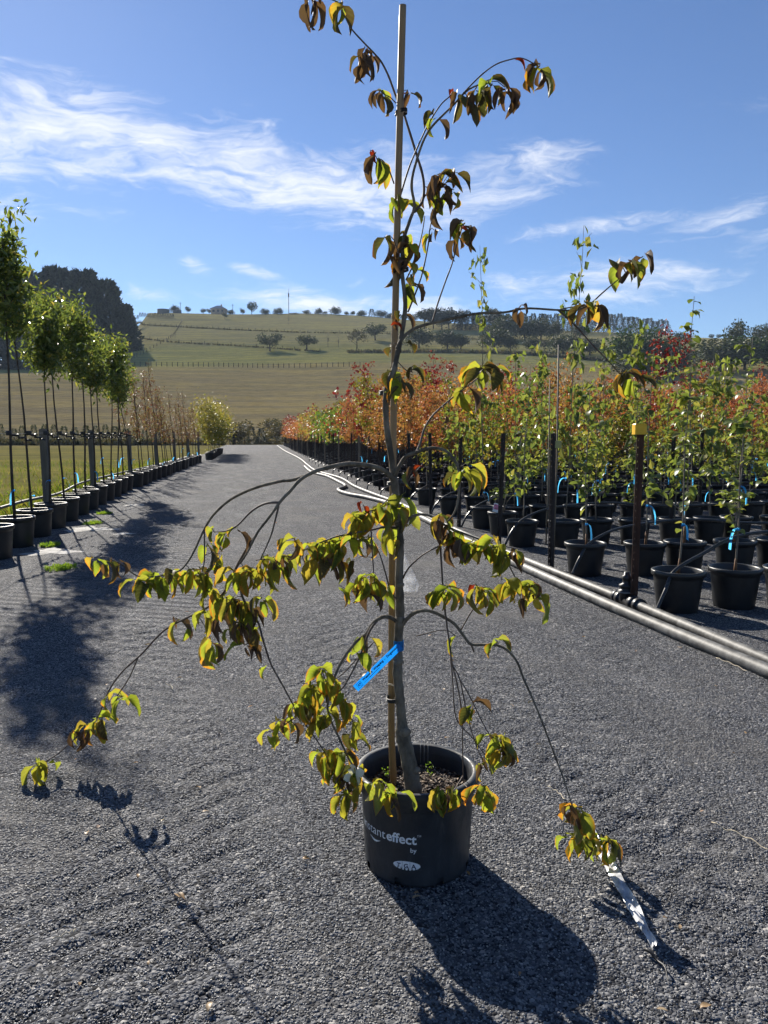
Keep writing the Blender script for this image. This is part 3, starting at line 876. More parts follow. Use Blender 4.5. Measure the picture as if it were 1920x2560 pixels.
def tag_mesh(seed):
    r_ = random.Random(seed); g = MB(); pts = []
    ln = r_.uniform(.14, .22); a = r_.uniform(-.6, .6)
    for k in range(6):
        f_ = k/5
        pts.append(Vector((math.sin(f_*1.6)*ln*.45, a*.02*f_, -ln*f_*f_*.9 + .02*math.sin(f_*3))))
    wv = Vector((.0, .9, .35)).normalized()*.013
    vs = [p_+wv for p_ in pts] + [p_-wv for p_ in pts]
    g.add(vs, [(k, k+1, 6+k+1, 6+k) for k in range(5)])
    g.lathe([(.013, -.012), (.0135, .012)], 8)
    return g.mesh('name_tag', M['tag'])


TAGS = [tag_mesh(i) for i in range(4)]


def blade_mesh(name, mat, L, W, droop, fold, e0=.3, nu=2, nv=6, petiole=.1, twist=0., wave=0., seed=0, shape=(.65, 1.15), pw=.8):
    """one curved leaf: base at the origin, growing along +X, drooping towards -Z"""
    r_ = random.Random(seed)
    vs, uvs = [], []
    x = z = 0.0; last = 0.0
    ph = r_.uniform(0, 6.28)
    for i in range(nv+1):
        v = i/nv
        e = e0 - droop*(v**pw)
        if i:
            x += math.cos(e)*L/nv; z += math.sin(e)*L/nv
        s = max(0.0, (v-petiole)/(1-petiole))
        pk = shape[0]/(shape[0]+shape[1])
        wv = W*.5*((s**shape[0])*((1-s)**shape[1]))/((pk**shape[0])*((1-pk)**shape[1])) if s > 0 else 0
        wv = max(wv, .0012 if i < nv else .0004)
        tw = twist*v
        nx_, nz_ = -math.sin(e), math.cos(e)
        for j in range(-nu, nu+1):
            u = j/nu
            side = wv*u*math.cos(fold*abs(u)**.5); up = wv*abs(u)*math.sin(fold) + wave*W*math.sin(v*9+ph+u*2)*abs(u)*(1 if i < nv else 0)
            s2 = side*math.cos(tw) - up*math.sin(tw); u2 = side*math.sin(tw) + up*math.cos(tw)
            vs.append((x + nx_*u2, s2, z + nz_*u2)); uvs.append((.5+u*.5, v))
    n = 2*nu+1
    fs = [(i*n+j, (i+1)*n+j, (i+1)*n+j+1, i*n+j+1) for i in range(nv) for j in range(n-1)]
    me = bpy.data.meshes.new(name); me.from_pydata(vs, [], fs); me.materials.append(mat)
    me.polygons.foreach_set('use_smooth', [True]*len(fs))
    ul = me.uv_layers.new(name='UVMap')
    for lp in me.loops:
        ul.data[lp.index].uv = uvs[lp.vertex_index]
    a_ = me.attributes.new('var', 'FLOAT', 'FACE'); a_.data.foreach_set('value', [0.0]*len(fs))
    me.update()
    return me


GREEN_BLADES = [blade_mesh('leaf', M['green_leaf'], random.uniform(.075, .095), random.uniform(.048, .06), random.uniform(.7, 1.5), random.uniform(.1, .4), random.uniform(0, .6), 1, 5, .16, random.uniform(-.4, .4), .04, i, (.55, .8)) for i in range(6)]


def sapling(seed, h, kind, z0=.29):
    """stem with side shoots; returns (stem mesh builder, leaf frames [(pos, dir)])"""
    r_ = random.Random(seed); g = MB(); fr = []
    lean = (r_.uniform(-.05, .05), r_.uniform(-.05, .05))
    stem = []
    n = 9
    for i in range(n):
        f_ = i/(n-1); z = z0 + (h-z0)*f_
        stem.append(Vector((lean[0]*f_*h*.6 + .012*math.sin(f_*9+seed), lean[1]*f_*h*.6 + .012*math.cos(f_*7+seed*2), z)))
    r0 = {'fruit': .0095, 'standard': .0205, 'twiggy': .017}.get(kind, .012)
    g.tube(stem, [r0*(1-.72*i/(n-1)) for i in range(n)], 6)
    def on(f_):
        k = f_*(n-1); i = min(int(k), n-2)
        return stem[i].lerp(stem[i+1], k-i)
    ns = {'fruit': int(5+h*2.2), 'maple': 13, 'sparse': 9, 'standard': 14, 'twiggy': 15}[kind]
    lo = {'fruit': .18, 'maple': .36, 'sparse': .3, 'standard': .66, 'twiggy': .30}[kind]
    for k in range(ns):
        f_ = lo + (.97-lo)*(k+.5)/ns; a = k*2.4 + r_.uniform(-.5, .5)
        p0 = on(f_)
        if kind == 'fruit':
            ln = r_.uniform(.10, .55)*(1.2-.85*f_); rise = r_.uniform(.5, 1.6)
        elif kind == 'maple':
            ln = r_.uniform(.35, .62)*(1.05-.5*abs(f_-.6)); rise = r_.uniform(.2, .7)
        elif kind == 'standard':
            ln = r_.uniform(.16, .5); rise = r_.uniform(.5, 2.2)
        elif kind == 'twiggy':
            ln = r_.uniform(.35, .95)*(1.1-.6*f_); rise = r_.uniform(1.8, 3.4)
        else:
            ln = r_.uniform(.2, .5); rise = r_.uniform(.6, 1.4)
        d = Vector((math.cos(a), math.sin(a), rise)).normalized()
        p1 = p0 + d*ln*.5 + Vector((0, 0, .01)); p2 = p0 + d*ln + Vector((r_.uniform(-.03, .03), r_.uniform(-.03, .03), r_.uniform(-.05, .02)))
        g.tube([p0, p1, p2], [r0*.4, r0*.28, r0*.14], 4, caps=False)
        fr.append((p0, p1, p2))
    fr.append((on(.7), on(.85), on(1.0)))
    return g, fr, on


def crown_from_frames(fr, n, spread, L, W, mat, seed, droop=.5, clump=1):
    r_ = np.random.default_rng(seed); g = MB()
    nn_ = max(1, n//clump)
    idx = (r_.random(nn_)**1.35*len(fr)).astype(int); f_ = r_.random(nn_)**.7
    idx = np.repeat(idx, clump)[:n]; f_ = np.repeat(f_, clump)[:n]; n = len(idx)
    A = np.array([[tuple(q) for q in x] for x in fr])
    a, b, c = A[idx, 0], A[idx, 1], A[idx, 2]
    tt = f_[:, None]
    P = np.where(tt < .5, a+(b-a)*tt*2, b+(c-b)*(tt*2-1)) + r_.normal(0, spread, (n, 3))
    D = r_.normal(0, 1, (n, 3)); D[:, 2] -= droop
    N = r_.normal(0, .6, (n, 3)); N[:, 2] += 1
    g.kites(P, D, N, r_.uniform(L*.7, L*1.2, n), r_.uniform(W*.7, W*1.2, n), .35, 0, r_.random(n), .12)
    return g.mesh('crown', mat, False)


# prototypes (stem mesh, crown mesh) per kind
PROTO = {}
def proto(key, kind, hs, trunk_mat, leafmat, n, spread, L, W, droop=.5, clump=1):
    PROTO[key] = []
    for i, h in enumerate(hs):
        g, fr, on = sapling(len(key)*13+i, h, kind)
        PROTO[key].append((g.mesh('trunk', M[trunk_mat]), crown_from_frames(fr, n, spread, L, W, M[leafmat], 77+i*5+len(key), droop, clump), h))

proto('fruit', 'fruit', (2.0, 2.4, 1.8, 2.7), 'trunk_pale', 'green_leaf', 150, .05, .105, .072, .5, 5)
proto('sparse', 'sparse', (2.2, 2.5, 2.0), 'trunk_pale', 'yellowgreen', 200, .06, .09, .062, .5, 5)
proto('orange', 'maple', (2.75, 2.95, 2.6, 2.85), 'trunk_dark', 'orange', 880, .075, .085, .052, .4, 9)
proto('coral', 'maple', (2.9, 3.05, 2.7), 'trunk_dark', 'coral', 880, .075, .085, .052, .4, 9)
proto('red', 'maple', (3.4, 3.1, 3.7), 'trunk_dark', 'red', 430, .07, .09, .075, .4, 6)
proto('gold', 'maple', (2.9, 2.6, 3.1), 'trunk_pale', 'yellowgreen', 640, .08, .09, .065, .4, 7)
proto('green', 'maple', (2.7, 2.9, 2.5), 'trunk_pale', 'midgreen', 700, .11, .08, .06)
proto('standard', 'standard', (3.55, 3.85, 3.4, 3.7), 'trunk_dark', 'dark_gloss', 1050, .105, .13, .046, -.5, 4)
proto('twiggy', 'twiggy', (3.5, 3.2, 3.7, 3.0), 'trunk_dark', 'rusty', 300, .05, .06, .045, .5, 3)
proto('bushy_gold', 'maple', (2.9, 2.5, 2.7), 'trunk_pale', 'gold', 1100, .20, .11, .075)
proto('olive', 'maple', (2.7, 2.3, 2.5), 'trunk_pale', 'yellowgreen', 1100, .20, .11, .075)


def potted(key, loc, label, group, name, big=False, tag=True, hscale=1.0, tilt=None, category='potted tree', k=None, wide=1.0):
    th = thing(name, label, category, loc, random.uniform(0, 6.28), group)
    k = random.randrange(len(PROTO[key])) if k is None else k % len(PROTO[key])
    tr, cr, h = PROTO[key][k]
    obj('pot', POT_L if big else POT_S, th)
    obj('soil', SOIL_L if big else SOIL_S, th)
    e = (tilt[0], tilt[1], 0) if tilt else (random.uniform(-.03, .03), random.uniform(-.03, .03), 0)
    if tilt:
        th.rotation_euler = (0, 0, random.uniform(-.4, .4))
    z = .055 if big else 0
    obj('trunk', tr, th, loc=(0, 0, z), rot=e, scale=(1, 1, hscale))
    obj('crown', cr, th, loc=(0, 0, z), rot=e, scale=(wide, wide, hscale), kind='stuff')
    if tag:
        obj('name_tag', random.choice(TAGS), th, loc=(0, 0, random.uniform(.45, 1.0)), rot=(0, 0, random.uniform(0, 6.28)))
    return th


# --- the row on the left: standards, then thin red-leaved trees, then golden bushes
def LTs(s):
    return float(np.interp(s, [0, 4.9, 10, 15, 21, 36], [-6.3, -6.4, -6.55, -6.65, -6.5, -6.15]))


ROW_S = [4.75 + 1.02*i for i in range(11)]
for i, s in enumerate(ROW_S):
    q = lane_pt(s, LTs(s))
    th = potted('standard', q, 'slim-stemmed evergreen standard with leafy round head in black pot, %s along wired row' % (['first', 'second', 'third', 'fourth', 'fifth', 'sixth', 'seventh', 'eighth', 'ninth', 'tenth', 'eleventh'][i]),
                'evergreen standards in the wired row', 'potted_standard_tree', True, True, hscale=(1.12, 1.05, .98, .98, 1.0, .97, .96, .93, .95, .95, .9)[i],
                tilt=((.0, -.035), (.0, -.075), (.0, -.015), (.0, -.03), (.0, -.04), (.0, -.01), (.0, -.02), (.0, -.03), (.0, .0), (.0, .01), (.0, -.05))[i], k=i)
for s, lab in ((3.75, 'black pot of soil without a tree before the first evergreen standard'), (2.75, 'black pot of soil at the near end of the evergreen row')):
    th = thing('soil_filled_pot', lab, 'pot', lane_pt(s, LTs(s))); obj('pot', POT_L, th); obj('soil', SOIL_L, th)
for i in range(20):
    s = ROW_S[-1] + 1.3 + i*.98
    potted('twiggy', lane_pt(s, LTs(s) + random.uniform(-.06, .06)), 'thin leaning sapling with sparse rusty leaves, %s after the evergreens' % nth(i+1), 'sparse rust-leaved saplings in the wired row', 'potted_sapling', True, i % 3 == 0,
           hscale=random.uniform(.85, 1.05)*(1 if i < 8 else .85), tilt=(random.uniform(-.05, .05), random.uniform(-.13, -.02)))
for i in range(9):
    s = ROW_S[-1] + 23.5 + i*1.7
    potted('bushy_gold' if i % 2 == 0 else 'olive', lane_pt(s, LTs(s) + .35), 'bushy golden-leaved potted tree beyond the wired row' if i % 2 == 0 else 'bushy yellow-green potted tree beyond the wired row', 'bushy golden trees at the lane end', 'potted_bushy_tree', True, False, hscale=random.uniform(.95, 1.25), wide=1.5)
# posts, wires, ties
for i, s in enumerate((7.15, 11.35, 16.6, 21.5, 26.5, 31.5, 37.0)):
    q = lane_pt(s, LTs(s) - .12)
    g = MB(); g.box((0, 0, .76), (.105, .105, 1.6)); g.box((0, 0, 1.562), (.095, .095, .012))
    o = g.build('timber_post', M['post_timber'], None, False, label='grey square timber post in the wired row, %s along' % ['first', 'second', 'third', 'fourth', 'fifth', 'sixth', 'seventh'][i], category='post', group='timber posts of the wired row')
    o.location = q; o.rotation_euler = (0, R(-1), R(9.5))
g = MB(); g.tube([lane_pt(s, LTs(s) - .06, 1.50 + .006*math.sin(s)) for s in np.linspace(2, 37.5, 40)], .0035, 4)
g.build('support_wire', M['wire'], None, label='straight steel wire running along the timber posts above the pots', category='wire')
tie_g = MB()
for k in range(14):
    a0 = k*.9
tie = MB()
tie.lathe([(.022, -.02), (.026, -.01), (.026, .012), (.022, .022)], 10)
tie.tube([(.02, 0, 0)] + [(.02+.026*k, .012*math.sin(k*1.9), -.008*k + .012*math.cos(k*2.2)) for k in range(1, 10)], .010, 5)
tie_me = tie.mesh('tree_tie', M['tie'])
for i, s in enumerate(ROW_S):
    q = lane_pt(s, LTs(s) - .03, 1.50)
    o = obj('tree_tie', tie_me, None, loc=(q.x, q.y, q.z), rot=(0, 0, R(60 + random.uniform(-25, 25))), scale=1.5, label='twisted black rubber tie holding the %s evergreen stem to the wire' % nth(i+1), category='tie', group='rubber ties on the wire')
# irrigation line behind the pots and one lying on the lawn
pts = smooth_path([lane_pt(s, LTs(s)-d_, z_) for s, d_, z_ in ((-2, .75, .45), (3, .55, .42), (6.4, .36, .45), (8.8, .30, .40), (11, .30, .46), (15, .28, .42), (22, .3, .38), (34, .35, .35))], 10)
g = MB(); g.tube(pts, .022, 8)
g.build('irrigation_pipe', M['pipe'], None, label='grey irrigation pipe strapped along the timber posts behind pots', category='pipe')
pts = smooth_path([(-14, 17.2, .03), (-9, 16.6, .03), (-6.9, 17.4, .04), (-6.7, 18.2, .05), (-7.1, 18.6, .05)], 8)
g = MB(); g.tube(pts, .02, 6)
g.build('irrigation_pipe', M['pipe'], None, label='loose grey pipe lying curved on the lawn', category='pipe')
for i, s in enumerate(ROW_S[:10]):
    a = lane_pt(s, LTs(s)-.33, .45); b = lane_pt(s+.1, LTs(s)-.1, .36)
    pts = smooth_path([a, a.lerp(b, .3) + Vector((0, 0, .16)), a.lerp(b, .7) + Vector((0, 0, .1)), b], 5)
    g = MB(); g.tube(pts, .005, 4)
    g.build('dripper_hose', M['hose'], None, label='thin black dripper hose looping from pipe to the %s evergreen pot' % nth(i+1), category='hose', group='dripper hoses of the wired row')

# --- rows on the right
ROWS = [0, 1.65, 3.75, 5.8] + [7.8 + 2.0*k for k in range(40)]


def px_of(q):
    d = q - Vector((0, 0, CAM_H))
    zc_ = d.y*math.cos(PITCH) - d.z*math.sin(PITCH)
    return 960 + FPX*d.x/zc_


def fruit_tree(loc, h, label, seed, name='potted_fruit_sapling', leaves=46):
    """close sapling: every leaf an object of its own"""
    th = thing(name, label, 'potted sapling', loc, random.uniform(0, 6.28), 'green fruit saplings in the front pots')
    obj('pot', POT_S, th); obj('soil', SOIL_S, th)
    g, fr, on = sapling(seed, h, 'fruit')
    g.build('trunk', M['trunk_pale'], th)
    gs = MB(); gs.tube([on(0)-Vector((0, 0, .02)), on(.04), on(.09)], [.016, .0135, .010], 7); gs.build('graft_stub', M['graft'], th)
    obj('name_tag', random.choice(TAGS), th, loc=on(random.uniform(.15, .3)), rot=(0, 0, random.uniform(-1, 1)))
    for k in range(leaves):
        a, b, c_ = fr[int(random.random()**1.3*len(fr))]
        f_ = random.random()**.6
        p_ = a.lerp(b, f_*2) if f_ < .5 else b.lerp(c_, f_*2-1)
        obj('leaf', random.choice(GREEN_BLADES), th, loc=p_, rot=(random.uniform(-.5, .5), random.uniform(-.5, .4), random.uniform(0, 6.28)), scale=random.uniform(.9, 1.4))
    return th


FRONT_H = {0: [2.05, 1.75, 2.2, 1.9], 1: [1.95, 2.35, 2.9, 2.5, 2.75, 2.6], 2: [1.2, 2.6, 2.3, 3.7, 2.5, 3.1, 2.6, 2.9]}
count = 0
total_right = 0
far_rows = []
for ri, s in enumerate(ROWS):
    if s > 87:
        break
    j = 0
    while True:
        t_ = .28 + .52*j + random.uniform(-.04, .04)
        sj = s + random.uniform(-.08, .08) - .12
        q = lane_pt(sj, t_)
        j += 1
        px = px_of(q)
        if px > 1985 or t_ > 40:
            break
        if ri == 1 and j == 1: q = lane_pt(sj, .2)
        if ri <= 1:
            hh = FRONT_H[ri][(j-1) % len(FRONT_H[ri])]
            lab = 'green-leaved sapling in black pot, %s from the %s' % (ORD[min(j-1, 7)], 'yellow-capped post in its row' if ri == 0 else 'faded-cap post in its row')
            fruit_tree(q, hh, lab, 100+ri*20+j, leaves=95 if ri == 0 else 75)
        elif ri <= 3:
            key = 'fruit'; hs = FRONT_H[2][(j-1+ri) % 8]/2.2
            th = potted(key, q, 'green-leaved sapling in black pot, %s from the post heading the %s cross row' % (nth(j), nth(ri+1)), 'green saplings in the %s row' % ('third' if ri == 2 else 'fourth'), 'potted_sapling', hscale=max(.55, hs*random.uniform(.8, 1.1)))
        else:
            if s < 10.5: key = 'sparse' if random.random() < .75 else 'fruit'
            elif s < 20: key = random.choice(['orange', 'orange', 'orange', 'coral', 'orange', 'red' if random.random() < .35 else 'orange', 'sparse' if s < 14 else 'orange', 'gold', 'coral', 'green' if random.random() < .4 else 'gold'])
            elif s < 28: key = 'red' if t_ < 4.5 and random.random() < .75 else random.choice(['gold', 'coral', 'coral', 'orange', 'red'])
            elif s < 35: key = random.choice(['green', 'gold', 'green']) if t_ < 6 else 'coral'
            else: key = random.choice(['orange', 'coral', 'orange', 'orange', 'gold', 'coral' , 'red']) if s > 38 else 'green'
            if s < 25.5 and total_right < 290:
                lab = {'sparse': 'thin yellow-green sapling', 'fruit': 'broad-leaved green sapling', 'orange': 'orange-leaved young maple', 'coral': 'coral-red young maple',
                       'red': 'tall crimson young maple', 'gold': 'yellow-green young maple', 'green': 'green young tree'}[key] + ', %s pot from the post heading the %s cross row' % (nth(j), nth(ri+1))
                potted(key, q, lab, {'sparse': 'yellow-green saplings', 'fruit': 'green saplings in sparse rows', 'orange': 'orange maples', 'coral': 'coral maples', 'red': 'crimson maples', 'gold': 'yellow-green maples', 'green': 'green trees'}[key], 'potted_maple' if key in ('orange', 'coral', 'red', 'gold') else 'potted_sapling',
                       tag=random.random() < .4, hscale=random.uniform(.78, 1.1)*(1.12 if key == 'red' else 1))
                total_right += 1
            else:
                far_rows.append((key, q))
# the rows too far off to tell apart
g = MB(); mats = ['pot', 'trunk_dark', 'orange', 'coral', 'red', 'gold', 'midgreen', 'yellowgreen']
mi = {'orange': 2, 'coral': 3, 'red': 4, 'gold': 5, 'green': 6, 'sparse': 7}
for key, q in far_rows:
    if q.x/q.y > .34 and random.random() < .6:
        continue
    hh = {'red': 3.2, 'gold': 2.9, 'green': 2.8}.get(key, 2.6)*random.uniform(.88, 1.12)
    g.lathe([(.165, 0), (.205, .35), (.19, .35), (.17, .30), (.001, .29)], 8, 0, center=(q.x, q.y, 0))
    g.tube([(q.x, q.y, .28), (q.x+random.uniform(-.06, .06), q.y, hh*.8)], [.014, .008], 4, 1, caps=False)
    n_ = 110
    z = rng.uniform(.42, 1.0, n_)*hh; rad = .52*np.sqrt(rng.random(n_))*np.clip(1.5*(1-(z/hh-.55)**2*4), .25, 1); a = rng.random(n_)*6.28
    P = np.stack([q.x+rad*np.cos(a), q.y+rad*np.sin(a), z], 1)
    g.kites(P, rng.normal(size=(n_, 3))-np.array([0, 0, .3]), rng.normal(size=(n_, 3)), rng.uniform(.12, .22, n_), rng.uniform(.08, .15, n_), .3, mi[key])
g.build('far_nursery_rows', [M[k] for k in mats], None, False, kind='stuff', label='distant rows of potted maples in orange, crimson and green', category='potted trees')

# star pickets, one at the head of each row, a few more inside the block


def picket_mesh(name, mat, h, holes=True):
    g = MB()
    # three-flanged section; the flange facing the lane has a line of holes
    for k, ang in enumerate((R(200), R(320), R(80))):
        rot = Matrix.Rotation(ang, 3, 'Z')
        if holes and k == 0:
            g.box(rot @ Vector((.007, 0, 0)) + Vector((0, 0, h/2-.05)), (.014, .006, h+.1), rot)
            g.box(rot @ Vector((.028, 0, 0)) + Vector((0, 0, h/2-.05)), (.010, .006, h+.1), rot)
            nh = int(h/.06)
            for i in range(nh):
                z0 = i*.06 + .008; g.box(rot @ Vector((.0185, 0, 0)) + Vector((0, 0, z0+.022)), (.009, .006, .046), rot)
        else:
            g.box(rot @ Vector((.0165, 0, 0)) + Vector((0, 0, h/2-.05)), (.033, .006, h+.1), rot)
    return g.mesh(name, mat, False)


PK = [picket_mesh('star_picket', M['picket'], 1.52), picket_mesh('star_picket', M['picket_black'], 1.5), picket_mesh('star_picket', M['picket_black'], 1.5, False), picket_mesh('star_picket', M['bamboo_old'], 1.42, False)]
for ri, s in enumerate(ROWS[:34]):
    q = lane_pt(s + (.05 if ri != 1 else .3), -.03)
    th = thing('star_picket', ['rust-brown steel post with bright yellow cap', 'dark steel post with a faded square cap', 'bare dark steel post next to the leaning grey cane', 'bare dark steel post beside the pink-tagged small plant'][ri] if ri < 4 else 'dark post heading the %s cross row' % nth(ri+1), 'post', q, random.uniform(-.3, .3) if ri else 0, None if ri < 4 else 'posts heading the maple rows')
    obj('post', PK[0] if ri == 0 else PK[1] if ri < 4 else PK[2] if ri % 3 else PK[3], th, rot=(random.uniform(-.02, .02), .012 if ri == 0 else random.uniform(-.02, .02), 0), scale=(1.05, 1.05, 1.0))
    if ri in (0, 1):
        g = MB(); w_, h_ = (.078, .074) if ri == 0 else (.055, .065)
        x0 = .018 if ri == 0 else .03
        c0 = (.0, -.004, 1.535) if ri == 0 else (.05, -.01, 1.38)
        vs = []
        for zz, f_ in ((-h_, 1.0), (h_*.8, 1.0), (h_, .86)):
            for kx, ky in ((-1, -1), (-.6, -1.12), (.6, -1.12), (1, -1), (1.06, 0), (1, 1), (-1, 1), (-1.06, 0)):
                vs.append((c0[0] + kx*w_*f_*.62, c0[1] + ky*w_*f_*.55, c0[2]+zz*.62))
        fs = [(i*8+k, i*8+(k+1) % 8, (i+1)*8+(k+1) % 8, (i+1)*8+k) for i in range(2) for k in range(8)] + [tuple(16+k for k in range(8)), tuple(7-k for k in range(8))]
        g.add(vs, fs); g.build('post_cap', M['cap'] if ri == 0 else M['cap_old'], th, False)
for s, t_ in ((3.7, 2.4), (5.8, .95), (7.8, 1.6), (9.8, 3.0), (5.9, 4.2), (3.75, 4.6), (11.8, 4.4)):
    q = lane_pt(s, t_); th = thing('star_picket', 'dark post standing inside a cross row among pots', 'post', q, random.uniform(0, 2), 'posts inside the rows'); obj('post', PK[2] if random.random() < .6 else PK[3], th, scale=(1.0, 1.0, 1.02))
# garden canes
CANES = [(1.95, .0, 2.45, 'tall thin grey cane tied against the faded-cap post'), (3.75, .62, 2.2, 'tall grey cane among the third row saplings')]
for s, t_, h, lab in CANES:
    q = lane_pt(s, t_); g = MB(); g.tube([(q.x, q.y, 0), (q.x+.015, q.y, h*.5), (q.x+.01, q.y+.02, h)], [.010, .0095, .008], 6)
    g.build('garden_cane', M['bamboo_old'], None, label=lab, category='cane')

# the small plant with the pink picture tag
q = on_ground(1243, 1385); q = Vector((1.75, 11.3, 0))
th = thing('potted_shrub', 'small leafy shrub in black pot with pink flower picture tag', 'potted shrub', q)
obj('pot', POT_S, th); obj('soil', SOIL_S, th)
g = MB(); fr = []
for k in range(6):
    a = k*1.05; p0 = Vector((0, 0, .29)); p2 = Vector((.14*math.cos(a), .14*math.sin(a), .29+random.uniform(.25, .42))); p1 = p0.lerp(p2, .5) + Vector((0, 0, .06))
    g.tube([p0, p1, p2], [.006, .005, .003], 5); fr.append((p0, p1, p2))
g.build('stem', M['trunk_pale'], th)
for k in range(34):
    a, b, c_ = random.choice(fr); f_ = random.uniform(.3, 1)
    obj('leaf', random.choice(GREEN_BLADES), th, loc=b.lerp(c_, f_), rot=(random.uniform(-.6, .6), random.uniform(-.9, .1), random.uniform(0, 6.28)), scale=random.uniform(1.0, 1.4))
M['pink'] = simple('pink_flower_print', (.62, .20, .30), .5, .4, var=.5, nscale=28)
g = MB(); g.box((0, -.01, .06), (.085, .002, .13)); tg = g.build('picture_tag', M['white_print'], th, False); tg.location = (-.13, -.16, .36); tg.rotation_euler = (R(-12), R(14), 0)
g = MB(); g.box((0, -.0125, .07), (.07, .0015, .075)); g.build('flower_print', M['pink'], tg, False)

# mains pipes along the lane, the tee and its hoses
P1 = smooth_path([lane_pt(-5.5, .12, .035), lane_pt(-3.0, .03, .035), lane_pt(-.1, -.06, .04), lane_pt(3, -.22, .035), lane_pt(6, -.28, .035), lane_pt(9.5, -.3, .035), lane_pt(12.2, -.45, .035), lane_pt(15, -.55, .035), lane_pt(19, -.5, .03), lane_pt(24, -.9, .03), lane_pt(30, -.85, .03), lane_pt(40, -.7, .03), lane_pt(60, -.8, .03), lane_pt(88, -.6, .03)], 10)
P2 = smooth_path([lane_pt(-5.5, .005, .037), lane_pt(-3.0, -.085, .037), lane_pt(-.1, -.29, .037), lane_pt(3, -.40, .037), lane_pt(6, -.42, .037), lane_pt(9.0, -.46, .037), lane_pt(11.0, -.72, .037), lane_pt(12.2, -1.05, .037), lane_pt(13.6, -1.15, .037), lane_pt(15.0, -.80, .037), lane_pt(17, -.78, .035), lane_pt(20, -.85, .035), lane_pt(23, -1.15, .03), lane_pt(28, -1.1, .03)], 10)
g = MB(); g.tube([q + np.array([0, 0, .007]) for q in P1], .040, 14); pipe1 = g.build('mains_pipe', M['pipe'], None, label='grey mains pipe along the pots, joined at a black tee', category='pipe')
g = MB(); g.tube([q + np.array([0, 0, .010]) for q in P2], .046, 14); g.build('mains_pipe', M['pipe'], None, label='grey mains pipe lying outside the jointed one along the lane', category='pipe')
# tee fitting
q = lane_pt(.12, -.06, .045); axis = (lane_pt(1, -.09) - lane_pt(0, -.05)).normalized()
th = thing('pipe_fitting', 'black plastic tee valve joining the mains pipe beside the yellow-capped post', 'fitting', q, math.atan2(axis.y, axis.x)); th.scale = (1.1, 1.22, 1.22)
def along(prof):
    g_ = MB(); seg = 14; vs_ = []
    for (x_, r_) in prof:
        for k in range(seg):
            a_ = 2*math.pi*k/seg; vs_.append((x_, r_*math.cos(a_), r_*math.sin(a_)))
    g_.add(vs_, [(i*seg+k, i*seg+(k+1) % seg, (i+1)*seg+(k+1) % seg, (i+1)*seg+k) for i in range(len(prof)-1) for k in range(seg)])
    return g_
along([(-.22, .034), (-.22, .050), (-.17, .052), (-.165, .044), (-.15, .044), (-.145, .054), (-.09, .054), (-.085, .045), (.02, .045), (.05, .045), (.055, .053), (.10, .053), (.105, .046), (.12, .046), (.125, .051), (.16, .050), (.16, .034)]).build('coupling', M['fitting'], th)
g = MB(); g.lathe([(.05, .0), (.05, .05), (.062, .055), (.062, .075), (.046, .08), (.046, .095), (.056, .10), (.056, .115), (.032, .125), (.030, .15), (.036, .155), (.034, .18), (.022, .185), (.022, .205), (.001, .207)], 16); g.build('valve', M['fitting'], th)
g = MB(); g.lathe([(.0625, .058), (.0635, .06), (.0635, .066), (.0625, .068)], 16); g.build('clamp_ring', M['wire'], th)
# hoses: from the mains up and along each row
for ri, s in enumerate(ROWS[:18]):
    s0 = s - .35 if ri else -.35
    k_ = -.06 - .02*min(ri, 12) - (.25 if ri > 5 else 0)
    a = lane_pt(s0, k_+.02, .05)
    top = .52 if ri else .60
    pts = [a, lane_pt(s0+.04, k_+.12, .22), lane_pt(s0+.12, .18, .36), lane_pt(s0+.25, .5, .47), lane_pt(s0+.4, .95, top), lane_pt(s0+.5, 1.6, top+.02), lane_pt(s0+.5, 2.6, top-.04), lane_pt(s0+.5, 5, top), lane_pt(s0+.5, 12, top-.03)]
    g = MB(); g.tube(smooth_path(pts, 7), .0155, 7)
    g.build('irrigation_hose', M['hose'], None, label=['black hose arching from mains pipe past yellow-capped post', 'black hose arching from mains pipe past the faded-cap post'][ri] if ri < 2 else 'black hose rising from mains pipe into the %s cross row' % nth(ri+1), category='hose', group=None if ri < 2 else 'hoses feeding the cross rows')
g = MB(); g.tube(smooth_path([lane_pt(-2.15, .03, .05), lane_pt(-2.12, .12, .22), lane_pt(-2.0, .32, .42), lane_pt(-1.8, .7, .55), lane_pt(-1.6, 1.3, .6)], 7), .019, 8)
g.build('irrigation_hose', M['hose'], None, label='black hose rising from mains pipe before the first pots', category='hose')

